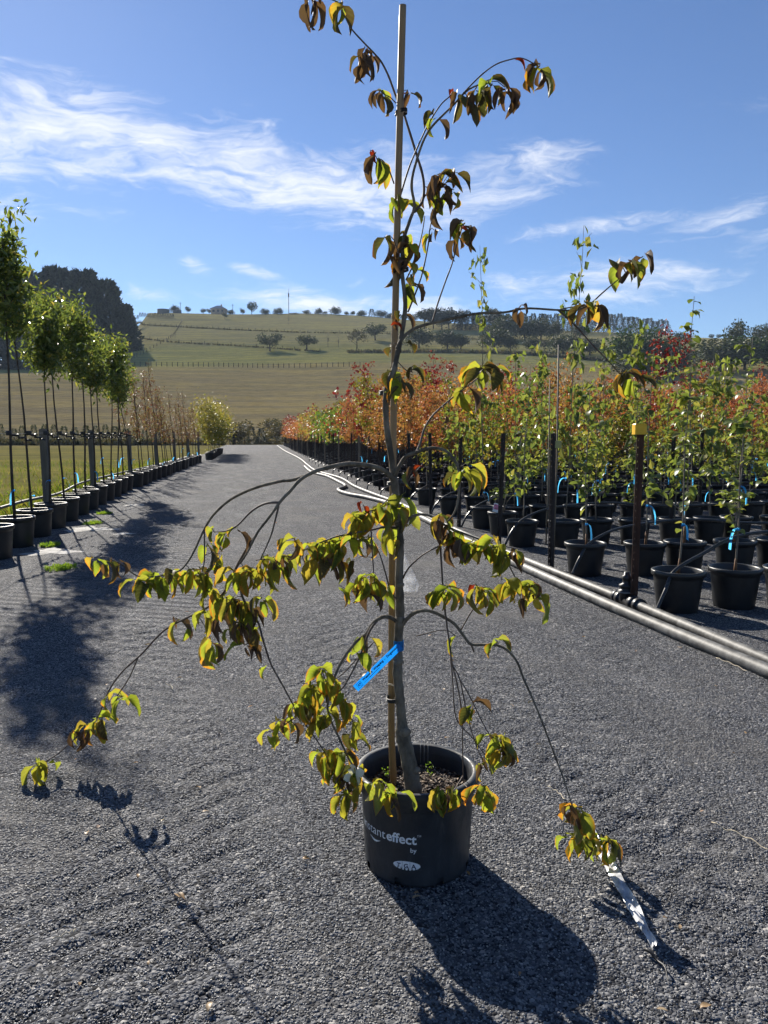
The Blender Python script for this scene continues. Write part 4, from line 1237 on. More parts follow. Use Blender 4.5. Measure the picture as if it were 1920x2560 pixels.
# ------------------------------------------------------------------ grass and weeds by the left row
g = MB(); P = []; n_ = 26000
while len(P) < n_:
    s = -3 + 40*random.random()**1.5; t_ = LTs(s) - .30 - abs(random.gauss(0, .9))
    if random.random() < .35: t_ = LTs(s) - .3 - random.random()*14
    q = lane_pt(s, t_); P.append((q.x, q.y, 0))
P = np.array(P); near = (rng.random(n_) < .4)
g.kites(P, np.stack([rng.normal(0, .35, n_), rng.normal(0, .35, n_), np.ones(n_)], 1), rng.normal(size=(n_, 3)), rng.uniform(.06, .16, n_) + near*rng.uniform(0, .14, n_), rng.uniform(.006, .014, n_)*1.6, .2, 0, None, .25)
g.build('grass', M['grass'], None, False, kind='stuff', label='rough yellow-green grass behind the potted row', category='grass')
for i, (px, py, rad) in enumerate(((150, 1423, .13), (125, 1366, .10), (232, 1310, .12), (262, 1285, .11), (15, 1352, .06))):
    c0 = on_ground(px, py); g = MB(); n_ = 260
    a = rng.random(n_)*6.28; rr = np.sqrt(rng.random(n_))*rad
    P = np.stack([c0.x+rr*np.cos(a)*1.1, c0.y+rr*np.sin(a)*1.5, np.full(n_, .005)], 1)
    g.kites(P, np.stack([rng.normal(0, .8, n_), rng.normal(0, .8, n_), rng.uniform(.3, 1, n_)], 1), rng.normal(size=(n_, 3)), rng.uniform(.03, .08, n_), rng.uniform(.012, .024, n_), .25)
    g.build('weed_patch', M['weed'], None, False, label=['bright green weed patch alone on the gravel in dappled shade', 'low green weed beside the pale rock patch', 'spreading green weed at the foot of the fourth evergreen pot', 'thin green weed by the fifth evergreen pot', 'tiny green weed beside the soil-filled pots'][i], category='weed')

# ------------------------------------------------------------------ the potted dogwood
D0 = 2.57
root_p = Vector((.116, D0, .008))
tree = thing('potted_dogwood', 'weeping dogwood with wilted yellow-green leaves in a printed black pot', 'potted tree', root_p)
HP, RB, RT = .335, .182, .203


def rloc(p_):
    return Vector(p_) - root_p


# pot body with slots cut into the foot
NS = 96
def slot(i, k):
    return i in (1, 2) and (k % 12) in (5, 6)
g = MB()
g.lathe([(RB-.016, .004), (RB-.001, .004), (RB, .012), (RB+.001, .030), (RT-.008, HP*.78), (RT-.004, HP*.80), (RT+.002, HP*.84), (RT+.011, HP*.88), (RT+.0125, HP*.94), (RT+.012, HP*.985), (RT+.008, HP),
         (RT-.006, HP), (RT-.012, HP*.99), (RT-.014, HP*.9), (RT-.020, HP*.70), (RB-.012, .03), (RB-.012, .006)], NS, skip=lambda i, k: (i in (1, 2) and (k % 12) in (5, 6)))
pot = g.build('pot', M['pot_main'], tree)
g = MB(); SZ = .255
vs = [(0, 0, SZ+.02)]; seg = 40
for f_ in (.25, .5, .75, 1.0):
    for k in range(seg):
        a = 2*math.pi*k/seg; vs.append((.187*f_*math.cos(a), .187*f_*math.sin(a), SZ + .018*(1-f_) + random.uniform(-.005, .007)))
fs = [(0, 1+k, 1+(k+1) % seg) for k in range(seg)]
for rr_ in range(3):
    fs += [(1+rr_*seg+k, 1+(rr_+1)*seg+k, 1+(rr_+1)*seg+(k+1) % seg, 1+rr_*seg+(k+1) % seg) for k in range(seg)]
g.add(vs, fs); g.build('soil', M['soil'], tree)
g = MB()
for k in range(1500):
    a = random.random()*6.283; r_ = .183*math.sqrt(random.random())
    rot = Euler((random.uniform(-.5, .5), random.uniform(-.5, .5), random.uniform(0, 6.28))).to_matrix()
    s_ = random.uniform(.5, 1.3)
    g.box((r_*math.cos(a), r_*math.sin(a), SZ + .018*(1-r_/.187) + random.uniform(.001, .009)), (.013*s_, .007*s_, .003), rot)
    for q_ in range(6): g.var[-1-q_] = (k*.37) % 1
g.build('bark_mulch', M['bark_chip'], tree, False, kind='stuff')
# two seedlings in the mulch
for (x, y) in ((-.105, .04), (.045, .075)):
    g = MB(); n_ = 26
    P = np.stack([x+rng.normal(0, .008, n_), y+rng.normal(0, .008, n_), SZ+.02+rng.random(n_)*.045], 1)
    g.kites(P, rng.normal(size=(n_, 3))+np.array([0, 0, .8]), rng.normal(size=(n_, 3)), .009, .005, .3); g.build('seedling', M['weed'], tree, False)

# printing on the pot


def text_mesh(body, size, bold=0.0, align='LEFT'):
    cu = bpy.data.curves.new('lettering', 'FONT'); cu.body = body; cu.size = size; cu.align_x = align; cu.offset = bold; cu.resolution_u = 3
    o = bpy.data.objects.new('lettering', cu); col.objects.link(o)
    dg = bpy.context.evaluated_depsgraph_get()
    me = bpy.data.meshes.new_from_object(o.evaluated_get(dg))
    bpy.data.objects.remove(o)
    return me


def subdivide_wrap(me, phi0, zbase, off=.0008):
    """lay a flat lettering mesh round the cone of the pot; x runs along the surface"""
    bm = bmesh.new(); bm.from_mesh(me)
    bmesh.ops.triangulate(bm, faces=bm.faces[:])
    for _ in range(3):
        es = [e for e in bm.edges if abs(e.verts[0].co.x - e.verts[1].co.x) > .008]
        if not es: break
        bmesh.ops.subdivide_edges(bm, edges=es, cuts=1)
    for v_ in bm.verts:
        z = zbase + v_.co.y
        r_ = RB + (RT-.008-RB)*min(1, max(0, (z-.03)/(HP*.78-.03))) + off
        a = phi0 + v_.co.x/r_
        v_.co = Vector((r_*math.cos(a), r_*math.sin(a), z))
    bmesh.ops.triangulate(bm, faces=bm.faces[:])
    bm.to_mesh(me); bm.free()
    return me


PHI = -math.pi/2 - math.atan2(.116, D0)*0 + R(-2)      # the side that faces the camera


def print_on(name, me, mat, x0, z0, off=.0008):
    for v_ in me.vertices:
        v_.co.x += x0
    subdivide_wrap(me, PHI, z0, off)
    me.materials.clear(); me.materials.append(mat)
    return obj(name, me, pot)


me_b = text_mesh('effect', .047, .0011); wb = max(v_.co.x for v_ in me_b.vertices)
xe = -.003
print_on('lettering', me_b, M['white_print'], xe-wb, .157)
me_l = text_mesh('instant', .047, -.0002); wl = max(v_.co.x for v_ in me_l.vertices)
print_on('lettering', me_l, M['white_print'], xe-wb-wl-.004, .157)
print_on('lettering', text_mesh('TM', .010), M['white_print'], xe+.001, .183)
me_y = text_mesh('by', .022, .0003); wy = max(v_.co.x for v_ in me_y.vertices)
print_on('lettering', me_y, M['white_print'], xe-wy, .128)
# swoosh under the first letters
g = MB(); vs = []; n = 16
for k in range(n+1):
    f_ = k/n; x = -.19 + .055*f_; y = -.012 - .010*math.sin(f_*math.pi*.9); th_ = .0035*math.sin(math.pi*(.05+.9*f_))
    vs += [(x, y+th_, 0), (x, y-th_, 0)]
g.add(vs, [(2*k, 2*k+1, 2*k+3, 2*k+2) for k in range(n)])
print_on('swoosh', g.mesh('swoosh', M['white_print'], False), M['white_print'], 0, .157)
# oval badge with three letters
g = MB(); n = 24; vs = []
for k in range(n+1):
    x = -.046*math.cos(math.pi*k/n); y = .0158*math.sqrt(max(0, 1-(x/.046)**2))
    vs += [(x, y+1e-5, 0), (x, 0, 0), (x, -y-1e-5, 0)]
g.add(vs, [(3*k+j, 3*k+j+1, 3*k+j+4, 3*k+j+3) for k in range(n) for j in (0, 1)])
XB, ZB = -.036, .079
print_on('oval_badge', g.mesh('oval_badge', M['white_print'], False), M['white_print'], XB, ZB, .0008)
for ch, dx in (('T', -.0275), ('G', -.003), ('A', .0225)):
    me_c = text_mesh(ch, .021, .0005, 'CENTER')
    print_on('lettering', me_c, M['dark_print'], XB+dx+.001, ZB-.0075, .0016)
for dx in (-.0145, .0115):
    g = MB(); g.add([(-.0004, -.014, 0), (.0004, -.014, 0), (.0004, .014, 0), (-.0004, .014, 0)], [(0, 1, 2, 3)])
    print_on('badge_line', g.mesh('badge_line', M['dark_print'], False), M['dark_print'], XB+dx, ZB, .0014)
# hooked wire clips on the far rim
for k in range(3):
    g = MB(); a = R(84 - 4.2*k); r_ = RT-.012
    x, y = r_*math.cos(a), r_*math.sin(a)
    g.tube(smooth_path([(x, y-.004, .26), (x, y-.003, HP-.012), (x, y-.007, HP+.004), (x, y-.014, HP-.004), (x, y-.016, HP-.02)], 4), .0016, 5)
    g.build('wire_clip', M['wire'], tree)

# stake
SB = at(986, 1966, 2.585)
stake_px = [(986, 1990, 2.585), (979, 1840, 2.588), (979, 1700, 2.59), (980, 1500, 2.592), (981, 1300, 2.594), (983, 1100, 2.6), (986, 900, 2.602), (990, 700, 2.605), (997, 400, 2.61), (1007, 14, 2.62)]
P = [rloc(at(*q)) for q in smooth_path(stake_px, 10)]
nodes_f = [(.045, .0), (.12, 0), (.23, 0), (.345, 0), (.47, 0), (.60, 0), (.73, 0), (.855, 0)]
rad = []
for i in range(len(P)):
    f_ = i/(len(P)-1)
    rad.append(.0122 - .0006*f_)
g = MB(); g.tube(P, rad, 12)
stake = g.build('bamboo_stake', M['bamboo'], tree)
for f_, _ in nodes_f:
    k = f_*(len(P)-1); i = int(k); p_ = P[i].lerp(P[i+1], k-i)
    g = MB(); g.lathe([(.0119, -.006), (.0134, -.002), (.0126, 0), (.0136, .0025), (.0119, .007)], 12); o = g.build('node_ring', M['bamboo'], stake); o.location = p_

# limbs traced as (px, py, depth offset) with start/end radius
def limb(pts, r0, r1, d0=0.0, d1=0.0, name='branch', sides=6, sub=5):
    n = len(pts); q = []
    for i, p_ in enumerate(pts):
        f_ = i/(n-1)
        q.append((p_[0], p_[1], D0 + (p_[2] if len(p_) > 2 else d0 + (d1-d0)*f_)))
    sp = smooth_path(q, sub)
    rs_ = [r0 + (r1-r0)*i/(len(sp)-1) for i in range(len(sp))]
    PATHS.append((np.array(sp), rs_))
    return sp, rs_


PATHS = []
BR = []


def branch(pts, r0, r1, d0=0.0, d1=0.0, mat='twig', sides=6):
    sp, rs_ = limb(pts, r0, r1, d0, d1)
    g = MB()
    n = len(sp); rr = []
    for i, r_ in enumerate(rs_):
        bump_ = 1 + (.10*max(0, math.sin(i*1.1+len(BR)))**6)
        rr.append(r_*bump_)
    g.tube([rloc(at(*q)) for q in sp], rr, sides)
    o = g.build('branch', M[mat], tree)
    BR.append(o)
    return o


# trunk: thick, knobbly, slightly kinked at the base
tr = [(1039, 2012, -.085), (1030, 1950, -.085), (1019, 1890, -.075), (1006, 1835, -.06), (1004, 1800, -.05), (999, 1740, -.045), (994, 1680, -.045), (996, 1600, -.045), (1000, 1530, -.045),
      (998, 1450, -.045), (1000, 1360, -.04), (992, 1280, -.04), (985, 1190, -.035)]
trr = [.030, .0275, .0255, .0245, .0175, .0160, .0165, .0148, .0152, .0135, .0130, .0120, .0128]
sp = smooth_path([(p_[0], p_[1], D0+p_[2], r_) for p_, r_ in zip(tr, trr)], 7)
g = MB(); g.tube([rloc(at(*q[:3])) for q in sp], [q[3]*(1+.05*math.sin(i*1.7)+.03*math.sin(i*4.1)) for i, q in enumerate(sp)], 14)
trunk = g.build('trunk', M['bark'], tree)
PATHS.append((np.array([q[:3] for q in sp]), [q[3] for q in sp]))
for (px, py, d_, r_) in ((1010, 1831, -.066, .0235), (1040, 1926, -.096, .015), (996, 1655, -.049, .0185), (999, 1548, -.047, .0175), (1000, 1462, -.047, .015), (993, 1300, -.042, .0145)):
    g = MB(); g.lathe([(.001, -r_*.9), (r_*.6, -r_*.65), (r_, -r_*.1), (r_*.95, r_*.3), (r_*.55, r_*.75), (.001, r_*.9)], 12); o = g.build('knot', M['bark'], trunk); o.location = rloc(at(px, py, D0+d_))

B = branch
# leader
B([(985, 1195, -.035), (976, 1130, -.04), (967, 1070, -.05), (964, 1000, -.055), (970, 960, -.055), (984, 925, -.05), (996, 875, -.03), (1010, 800, -.01), (1013, 750, 0), (1006, 690, .01), (1005, 650, .02), (1009, 600, .03), (1025, 550, .03), (1036, 515, .03), (1029, 464, .03), (1039, 410, .02), (1070, 330, 0), (1133, 263, -.03), (1173, 223, -.05), (1226, 203, -.08)], .0105, .0022, mat='bark', sides=8)
B([(1036, 530, .03), (1057, 500, .05), (1058, 446, .06), (1039, 379, .07), (1017, 308, .07), (1005, 270, .08), (990, 241, .07), (972, 192, .05), (954, 156, .03), (936, 134, .02), (910, 107, 0), (878, 71, -.02), (860, 36, -.03), (843, 5, -.04), (790, -12, -.05)], .0048, .0016)
B([(1000, 492, .06), (1021, 424, .03), (1039, 379, .03), (1070, 312, .02), (1101, 263, .0), (1124, 241, 0), (1132, 228, 0)], .0032, .0018)
B([(1150, 245, -.04), (1164, 227, -.05), (1204, 187, -.06), (1240, 161, -.08), (1275, 149, -.1), (1302, 145, -.1), (1329, 156, -.12), (1347, 169, -.12)], .0026, .0015)
B([(985, 459, .03), (972, 424, .0), (956, 401, -.02), (942, 396, -.03)], .0024, .0014)
B([(990, 258, .06), (975, 243, .05), (955, 233, .04)], .002, .0014)
B([(1015, 700, .02), (1039, 647, .05), (1055, 584, .06), (1062, 540, .06)], .0028, .0016)
B([(1020, 780, .0), (1052, 696, .02), (1070, 615, .03), (1076, 565, .03), (1100, 470, .04)], .003, .0016)
B([(1080, 808, -.02), (1095, 757, -.01), (1115, 700, 0), (1130, 660, .0), (1142, 611, .0), (1148, 575, .0)], .0030, .0018)
B([(1006, 690, .02), (998, 640, .0), (985, 600, -.03)], .0025, .0015)
# long limb to the right
B([(992, 872, -.03), (1006, 846, -.03), (1030, 825, -.02), (1060, 813, -.02), (1100, 803, -.02), (1140, 794, -.03), (1200, 783, -.04), (1261, 781, -.06), (1315, 771, -.08), (1393, 775, -.1), (1441, 775, -.11), (1475, 760, -.12), (1502, 736, -.13), (1538, 705, -.15), (1572, 680, -.16)], .0066, .0017, mat='bark')
B([(1395, 775, -.1), (1420, 797, -.1), (1447, 823, -.1), (1484, 865, -.08), (1514, 895, -.07), (1550, 935, -.05)], .0032, .0016)
B([(1400, 773, -.1), (1440, 766, -.12), (1462, 762, -.13)], .002, .0014)
B([(1478, 760, -.12), (1490, 772, -.13)], .0022, .0016)
# small twigs on the leader
B([(966, 985, -.05), (985, 950, -.06), (1000, 940, -.06)], .002, .0014)
B([(990, 900, -.04), (1015, 925, -.05), (1032, 930, -.06)], .002, .0014)
# right limb at the crotch: one shoot rising, one arching over
B([(988, 1188, -.04), (997, 1168, -.05), (1014, 1142, -.06), (1041, 1131, -.08), (1062, 1123, -.09), (1090, 1120, -.11), (1120, 1131, -.13), (1143, 1164, -.15), (1149, 1203, -.17), (1144, 1257, -.18), (1134, 1285, -.18), (1118, 1305, -.18)], .0072, .0026, mat='bark')
B([(1041, 1131, -.08), (1050, 1110, -.07), (1062, 1070, -.06), (1086, 1034, -.05), (1134, 992, -.03), (1176, 959, -.02), (1210, 935, -.01)], .0042, .0018)
B([(1010, 1215, -.05), (1035, 1185, -.06), (1058, 1158, -.07)], .0022, .0014)
# the big arch to the left and its falling shoots
B([(985, 1200, -.04), (974, 1188, -.05), (952, 1172, -.07), (914, 1163, -.1), (865, 1160, -.12), (808, 1172, -.14), (775, 1184, -.15), (748, 1202, -.16), (725, 1228, -.17), (701, 1254, -.17), (673, 1293, -.18), (644, 1331, -.18), (619, 1380, -.19), (600, 1409, -.19)], .0088, .0028, mat='bark', sides=8)
B([(760, 1191, -.15), (730, 1200, -.13), (697, 1204, -.11), (634, 1221, -.07), (576, 1249, -.03), (533, 1288, 0), (509, 1327, .02), (489, 1370, .03), (470, 1404, .03), (446, 1428, .03), (400, 1440, .02), (345, 1440, .0), (305, 1412, -.02), (272, 1395, -.03)], .0058, .0017, mat='bark')
B([(511, 1325, .02), (511, 1400, .01), (505, 1430, 0)], .003, .002)
B([(700, 1256, -.17), (663, 1259, -.16), (629, 1278, -.15), (595, 1312, -.14), (566, 1327, -.14), (535, 1330, -.14)], .0042, .0018)
B([(697, 1264, -.17), (688, 1300, -.18), (677, 1340, -.19), (653, 1395, -.2), (640, 1425, -.2)], .0035, .002)
B([(640, 1338, -.18), (615, 1375, -.14), (586, 1428, -.08), (566, 1471, -.02), (538, 1505, .06), (499, 1529, .14), (460, 1548, .22), (422, 1568, .30), (393, 1592, .38), (354, 1635, .48), (306, 1679, .58), (272, 1727, .66), (245, 1790, .72), (205, 1830, .72), (150, 1880, .66), (112, 1905, .60)], .0048, .0030)
B([(345, 1645, .50), (321, 1698, .58), (292, 1741, .64)], .003, .0024)
B([(600, 1440, -.18), (603, 1481, -.19), (615, 1510, -.2), (644, 1553, -.2), (658, 1601, -.2), (677, 1659, -.19), (706, 1712, -.18), (735, 1765, -.17), (770, 1820, -.16), (805, 1870, -.16), (840, 1930, -.17), (865, 1975, -.18)], .0042, .0018)
B([(640, 1400, -.19), (665, 1397, -.2), (700, 1390, -.2), (730, 1391, -.19)], .0025, .0016)
B([(500, 1440, .0), (520, 1432, -.02)], .002, .0014)
# left shoots from the middle of the trunk
B([(990, 1318, -.05), (960, 1318, -.09), (928, 1325, -.12), (881, 1333, -.15), (839, 1342, -.17), (801, 1357, -.18), (755, 1378, -.2), (726, 1393, -.21)], .0040, .0017)
B([(984, 1235, -.05), (968, 1250, -.07), (948, 1268, -.09), (905, 1285, -.1)], .003, .0016)
B([(928, 1328, -.12), (930, 1370, -.13), (934, 1430, -.14), (936, 1470, -.14)], .0026, .0018)
B([(996, 1500, -.05), (978, 1483, -.07), (966, 1441, -.09), (951, 1390, -.1), (936, 1357, -.11)], .003, .0018)
B([(900, 1482, -.13), (870, 1475, -.13), (848, 1463, -.13)], .0018, .0012)
B([(997, 1566, -.05), (990, 1553, -.06), (974, 1543, -.08), (953, 1544, -.1), (932, 1559, -.11), (915, 1585, -.12), (894, 1601, -.13), (869, 1631, -.15), (848, 1665, -.16), (835, 1698, -.17), (825, 1730, -.18), (820, 1780, -.18), (850, 1850, -.18), (880, 1910, -.19), (915, 1945, -.2), (945, 1965, -.22), (975, 1985, -.26)], .0072, .002, mat='bark')
B([(945, 1548, -.1), (925, 1576, -.13), (907, 1622, -.15), (886, 1669, -.17), (860, 1715, -.19), (840, 1745, -.2), (880, 1800, -.2), (895, 1850, -.2)], .0044, .0018)
B([(940, 1600, -.1), (890, 1650, -.13), (850, 1690, -.15), (815, 1705, -.16)], .0024, .0016)
B([(790, 1740, -.17), (755, 1780, -.17), (705, 1815, -.16), (668, 1830, -.15)], .0026, .0015)
# right shoots
B([(1003, 1330, -.05), (1012, 1312, -.06), (1026, 1294, -.07), (1050, 1286, -.09), (1075, 1290, -.11), (1100, 1305, -.12), (1130, 1322, -.14), (1164, 1335, -.15), (1227, 1361, -.17), (1261, 1386, -.18), (1278, 1424, -.18), (1303, 1465, -.19), (1335, 1480, -.19)], .0056, .0018, mat='bark')
B([(1008, 1445, -.05), (1015, 1430, -.06), (1029, 1412, -.08), (1059, 1386, -.1), (1105, 1361, -.13)], .0032, .0022)
B([(1103, 1330, -.13), (1101, 1357, -.14), (1103, 1403, -.15), (1107, 1466, -.16), (1113, 1530, -.17), (1122, 1597, -.18), (1130, 1656, -.18), (1145, 1720, -.17), (1155, 1790, -.15), (1157, 1889, -.12), (1159, 1966, -.08)], .0036, .0018)
B([(1004, 1568, -.05), (1014, 1551, -.06), (1033, 1534, -.08), (1054, 1527, -.1), (1075, 1528, -.11), (1101, 1538, -.12), (1135, 1559, -.13), (1156, 1585, -.14), (1177, 1610, -.14), (1206, 1612, -.14), (1236, 1612, -.15), (1265, 1623, -.15), (1291, 1652, -.16), (1308, 1694, -.16), (1329, 1741, -.17), (1350, 1791, -.17), (1371, 1846, -.17), (1391, 1899, -.16), (1410, 1950, -.15), (1429, 2010, -.13), (1440, 2049, -.11), (1442, 2105, -.08)], .0068, .0018, mat='bark')
B([(1177, 1608, -.14), (1185, 1630, -.14)], .0035, .003)
B([(1115, 1545, -.13), (1123, 1605, -.14), (1131, 1690, -.15), (1140, 1793, -.16), (1178, 1841, -.18), (1215, 1890, -.2), (1230, 1905, -.2)], .0026, .0015)
B([(1132, 1665, -.18), (1150, 1700, -.18), (1169, 1793, -.19), (1193, 1870, -.2), (1207, 1899, -.2)], .0024, .0015)
B([(1145, 1690, -.18), (1174, 1740, -.2), (1207, 1807, -.21), (1227, 1841, -.22), (1250, 1850, -.22)], .0022, .0015)
B([(1153, 1574, -.14), (1175, 1535, -.15), (1195, 1505, -.16), (1200, 1485, -.16)], .0024, .0016)
B([(1159, 1960, -.16), (1175, 1972, -.2), (1205, 1975, -.24)], .002, .0014)
B([(1157, 1940, -.15), (1135, 1975, -.22), (1115, 1985, -.25)], .002, .0014)
B([(1040, 1590, -.1), (1110, 1575, -.13), (1140, 1590, -.14)], .002, .0014)
B([(1260, 1385, -.18), (1245, 1410, -.18), (1255, 1450, -.18)], .002, .0014)

# leaves -----------------------------------------------------------------
DW = []
for i in range(14):
    DW.append(blade_mesh('leaf', M['dogwood'], random.uniform(.082, .108), random.uniform(.038, .052), random.uniform(1.9, 2.7), random.uniform(.45, 1.15), random.uniform(.2, .9), 2, 8, .13, random.uniform(-1.1, 1.1), random.uniform(.08, .2), i, (.62, 1.05), .42))
DRY_SHADED = [blade_mesh('leaf', M['dogwood_dry_shaded'], random.uniform(.075, .10), random.uniform(.034, .045), random.uniform(1.9, 2.8), random.uniform(.7, 1.2), random.uniform(.0, .6), 2, 8, .12, random.uniform(-1.2, 1.2), random.uniform(.08, .16), 50+i, (.62, 1.05), .42) for i in range(5)]
SHADED_OLV = [blade_mesh('leaf', M['dogwood_shaded_olive'], random.uniform(.078, .105), random.uniform(.038, .052), random.uniform(1.9, 2.7), random.uniform(.4, 1.1), random.uniform(.2, .9), 2, 8, .13, random.uniform(-.9, .9), random.uniform(.04, .13), 30+i, (.62, 1.05), .42) for i in range(6)]
RED = [blade_mesh('leaf', M['dogwood_red'], .05, .024, random.uniform(1.5, 2.6), .8, .4, 2, 6, .1, random.uniform(-1, 1), .1, 80+i) for i in range(3)]

# (px, py, leaves, kind): g green, d dry-brown and shade-dark mixed, r red, s single small
CL = [(775, -5, 6, 'd'), (850, 8, 4, 'g'), (915, 118, 4, 'd'), (905, 150, 4, 'g'), (925, 140, 2, 'd'), (945, 228, 4, 'd'), (1022, 232, 3, 'g'), (1020, 225, 1, 'r'), (1225, 205, 4, 'g'), (1190, 222, 5, 'g'), (1262, 218, 4, 'd'), (1170, 245, 2, 'g'), (1348, 166, 6, 'g'),
      (1090, 292, 3, 'd'), (1292, 140, 1, 'r'), (1133, 225, 1, 'r'), (1140, 238, 2, 'd'), (940, 388, 5, 'd'), (962, 402, 2, 'd'), (925, 375, 1, 'r'), (1100, 432, 4, 'd'), (1135, 425, 3, 'g'), (1070, 475, 3, 'g'), (1110, 465, 6, 'd'), (1135, 475, 3, 'g'), (1095, 500, 4, 'd'),
      (1000, 498, 4, 'g'), (1085, 575, 3, 'd'), (1160, 560, 5, 'd'), (1142, 592, 3, 'd'), (1148, 570, 1, 'r'), (1172, 575, 2, 'g'), (965, 590, 3, 'g'), (1010, 585, 4, 'd'), (1028, 610, 4, 'g'), (990, 640, 2, 'g'), (1020, 645, 4, 'g'), (1035, 680, 3, 'g'), (1030, 715, 3, 'd'),
      (1006, 780, 3, 'd'), (980, 815, 1, 'r'), (1008, 862, 1, 'g'), (983, 860, 1, 'g'), (1301, 766, 3, 'd'), (1455, 755, 2, 'g'), (1490, 758, 5, 'd'), (1545, 655, 3, 'g'), (1575, 655, 5, 'g'), (1608, 640, 3, 'd'), (1560, 930, 5, 'd'), (1590, 940, 3, 'g'),
      (975, 920, 3, 'g'), (988, 935, 3, 'g'), (1030, 918, 2, 'g'), (1000, 958, 2, 'd'), (1205, 920, 6, 'g'), (1235, 925, 4, 'g'), (1155, 975, 3, 'g'), (1170, 968, 2, 'd'), (1112, 1030, 1, 'd'), (1024, 1170, 3, 'd'), (1058, 1158, 1, 'r'), (1143, 1178, 2, 'g'), (1165, 1170, 4, 'g'), (1180, 1160, 1, 'g'),
      (1008, 1235, 2, 'g'), (990, 1255, 4, 'g'), (945, 1268, 5, 'g'), (925, 1278, 5, 'g'), (965, 1258, 4, 'g'), (890, 1288, 6, 'g'), (908, 1262, 2, 'r'), (1000, 1290, 3, 'g'), (975, 1310, 3, 'g'), (985, 1345, 2, 'g'),
      (742, 1352, 4, 'd'), (770, 1362, 4, 'g'), (800, 1352, 4, 'g'), (825, 1352, 4, 'g'), (860, 1345, 4, 'g'), (895, 1345, 3, 'g'), (915, 1345, 4, 'd'), (810, 1395, 4, 'd'), (838, 1400, 4, 'd'), (880, 1400, 3, 'd'), (762, 1410, 1, 'g'), (855, 1380, 3, 'g'), (785, 1380, 3, 'g'),
      (915, 1440, 6, 'g'), (938, 1450, 4, 'g'), (900, 1460, 4, 'd'), (842, 1462, 1, 'g'), (965, 1470, 2, 'g'), (925, 1475, 3, 'd'), (528, 1322, 2, 'g'), (562, 1325, 3, 'g'), (590, 1320, 2, 'd'), (520, 1362, 3, 'd'), (552, 1385, 2, 'g'), (545, 1408, 3, 'g'),
      (240, 1398, 3, 'g'), (272, 1395, 3, 'd'), (298, 1405, 2, 'd'), (338, 1442, 2, 'g'), (385, 1438, 6, 'g'), (408, 1442, 4, 'g'), (432, 1430, 2, 'd'), (365, 1455, 3, 'g'), (475, 1425, 4, 'g'), (497, 1432, 5, 'g'), (515, 1425, 3, 'g'),
      (608, 1420, 5, 'd'), (640, 1418, 5, 'g'), (662, 1392, 4, 'g'), (703, 1388, 5, 'd'), (688, 1415, 4, 'g'), (595, 1432, 3, 'g'), (720, 1400, 2, 'g'), (530, 1475, 4, 'g'), (560, 1485, 4, 'g'), (582, 1500, 5, 'd'), (612, 1510, 5, 'd'), (632, 1520, 5, 'd'), (655, 1495, 4, 'g'),
      (518, 1530, 4, 'g'), (548, 1540, 4, 'd'), (600, 1555, 5, 'd'), (640, 1560, 3, 'g'), (528, 1600, 4, 'd'), (612, 1612, 4, 'd'), (575, 1570, 3, 'g'), (442, 1552, 3, 'd'), (465, 1562, 1, 'g'),
      (268, 1735, 3, 'g'), (305, 1742, 3, 'g'), (240, 1800, 5, 'g'), (215, 1815, 4, 'd'), (185, 1830, 3, 'd'), (258, 1790, 2, 'g'), (95, 1905, 4, 'g'), (118, 1908, 2, 'g'), (672, 1655, 1, 'g'),
      (800, 1672, 6, 'g'), (785, 1712, 5, 'g'), (828, 1702, 4, 'g'), (760, 1740, 5, 'g'), (740, 1760, 4, 'd'), (862, 1748, 5, 'g'), (848, 1725, 3, 'g'), (818, 1775, 5, 'g'), (788, 1790, 4, 'g'), (882, 1790, 3, 'g'), (700, 1802, 4, 'g'), (672, 1830, 3, 'g'), (880, 1840, 3, 'g'), (720, 1800, 3, 'd'),
      (905, 1585, 2, 'g'), (885, 1625, 2, 'g'), (925, 1582, 2, 'd'), (808, 1880, 4, 'g'), (832, 1890, 5, 'g'), (855, 1880, 4, 'g'), (840, 1930, 5, 'g'), (872, 1940, 5, 'd'), (892, 1920, 4, 'g'), (868, 1985, 5, 'd'), (900, 1955, 3, 'g'), (852, 1975, 3, 'g'),
      (942, 1955, 3, 'g'), (962, 1955, 2, 'g'), (975, 1985, 4, 'd'), (995, 1978, 3, 'g'), (1095, 1972, 4, 'g'), (1115, 1978, 4, 'd'), (1135, 1972, 3, 'g'), (1212, 1968, 5, 'g'), (1198, 1972, 2, 'g'), (1228, 1842, 4, 'g'), (1255, 1842, 4, 'g'), (1250, 1870, 4, 'g'), (1272, 1878, 4, 'd'), (1208, 1898, 3, 'd'), (1180, 1758, 5, 'd'),
      (1112, 1465, 5, 'g'), (1088, 1478, 3, 'd'), (1128, 1470, 3, 'g'), (1192, 1470, 4, 'g'), (1215, 1468, 4, 'g'), (1188, 1458, 1, 'r'), (1138, 1580, 1, 'g'), (1262, 1452, 4, 'g'), (1290, 1460, 3, 'g'), (1328, 1460, 5, 'd'), (1345, 1482, 4, 'g'), (1310, 1500, 2, 'd'),
      (1100, 1288, 4, 'd'), (1122, 1318, 5, 'd'), (1086, 1318, 2, 'r'), (1148, 1345, 5, 'd'), (1128, 1358, 4, 'd'), (1180, 1355, 4, 'g'), (1202, 1355, 4, 'g'), (1228, 1365, 4, 'd'), (1258, 1372, 5, 'g'), (1290, 1378, 4, 'd'), (1238, 1350, 3, 'g'), (1245, 1602, 3, 'g'),
      (1425, 2012, 4, 'd'), (1452, 2018, 3, 'g'), (1416, 2085, 2, 'd'), (1448, 2085, 4, 'g'), (1465, 2085, 3, 'g'), (1515, 2095, 6, 'g')]
ALLP = np.concatenate([p_ for p_, _ in PATHS])
specs = []
SC = 1.02
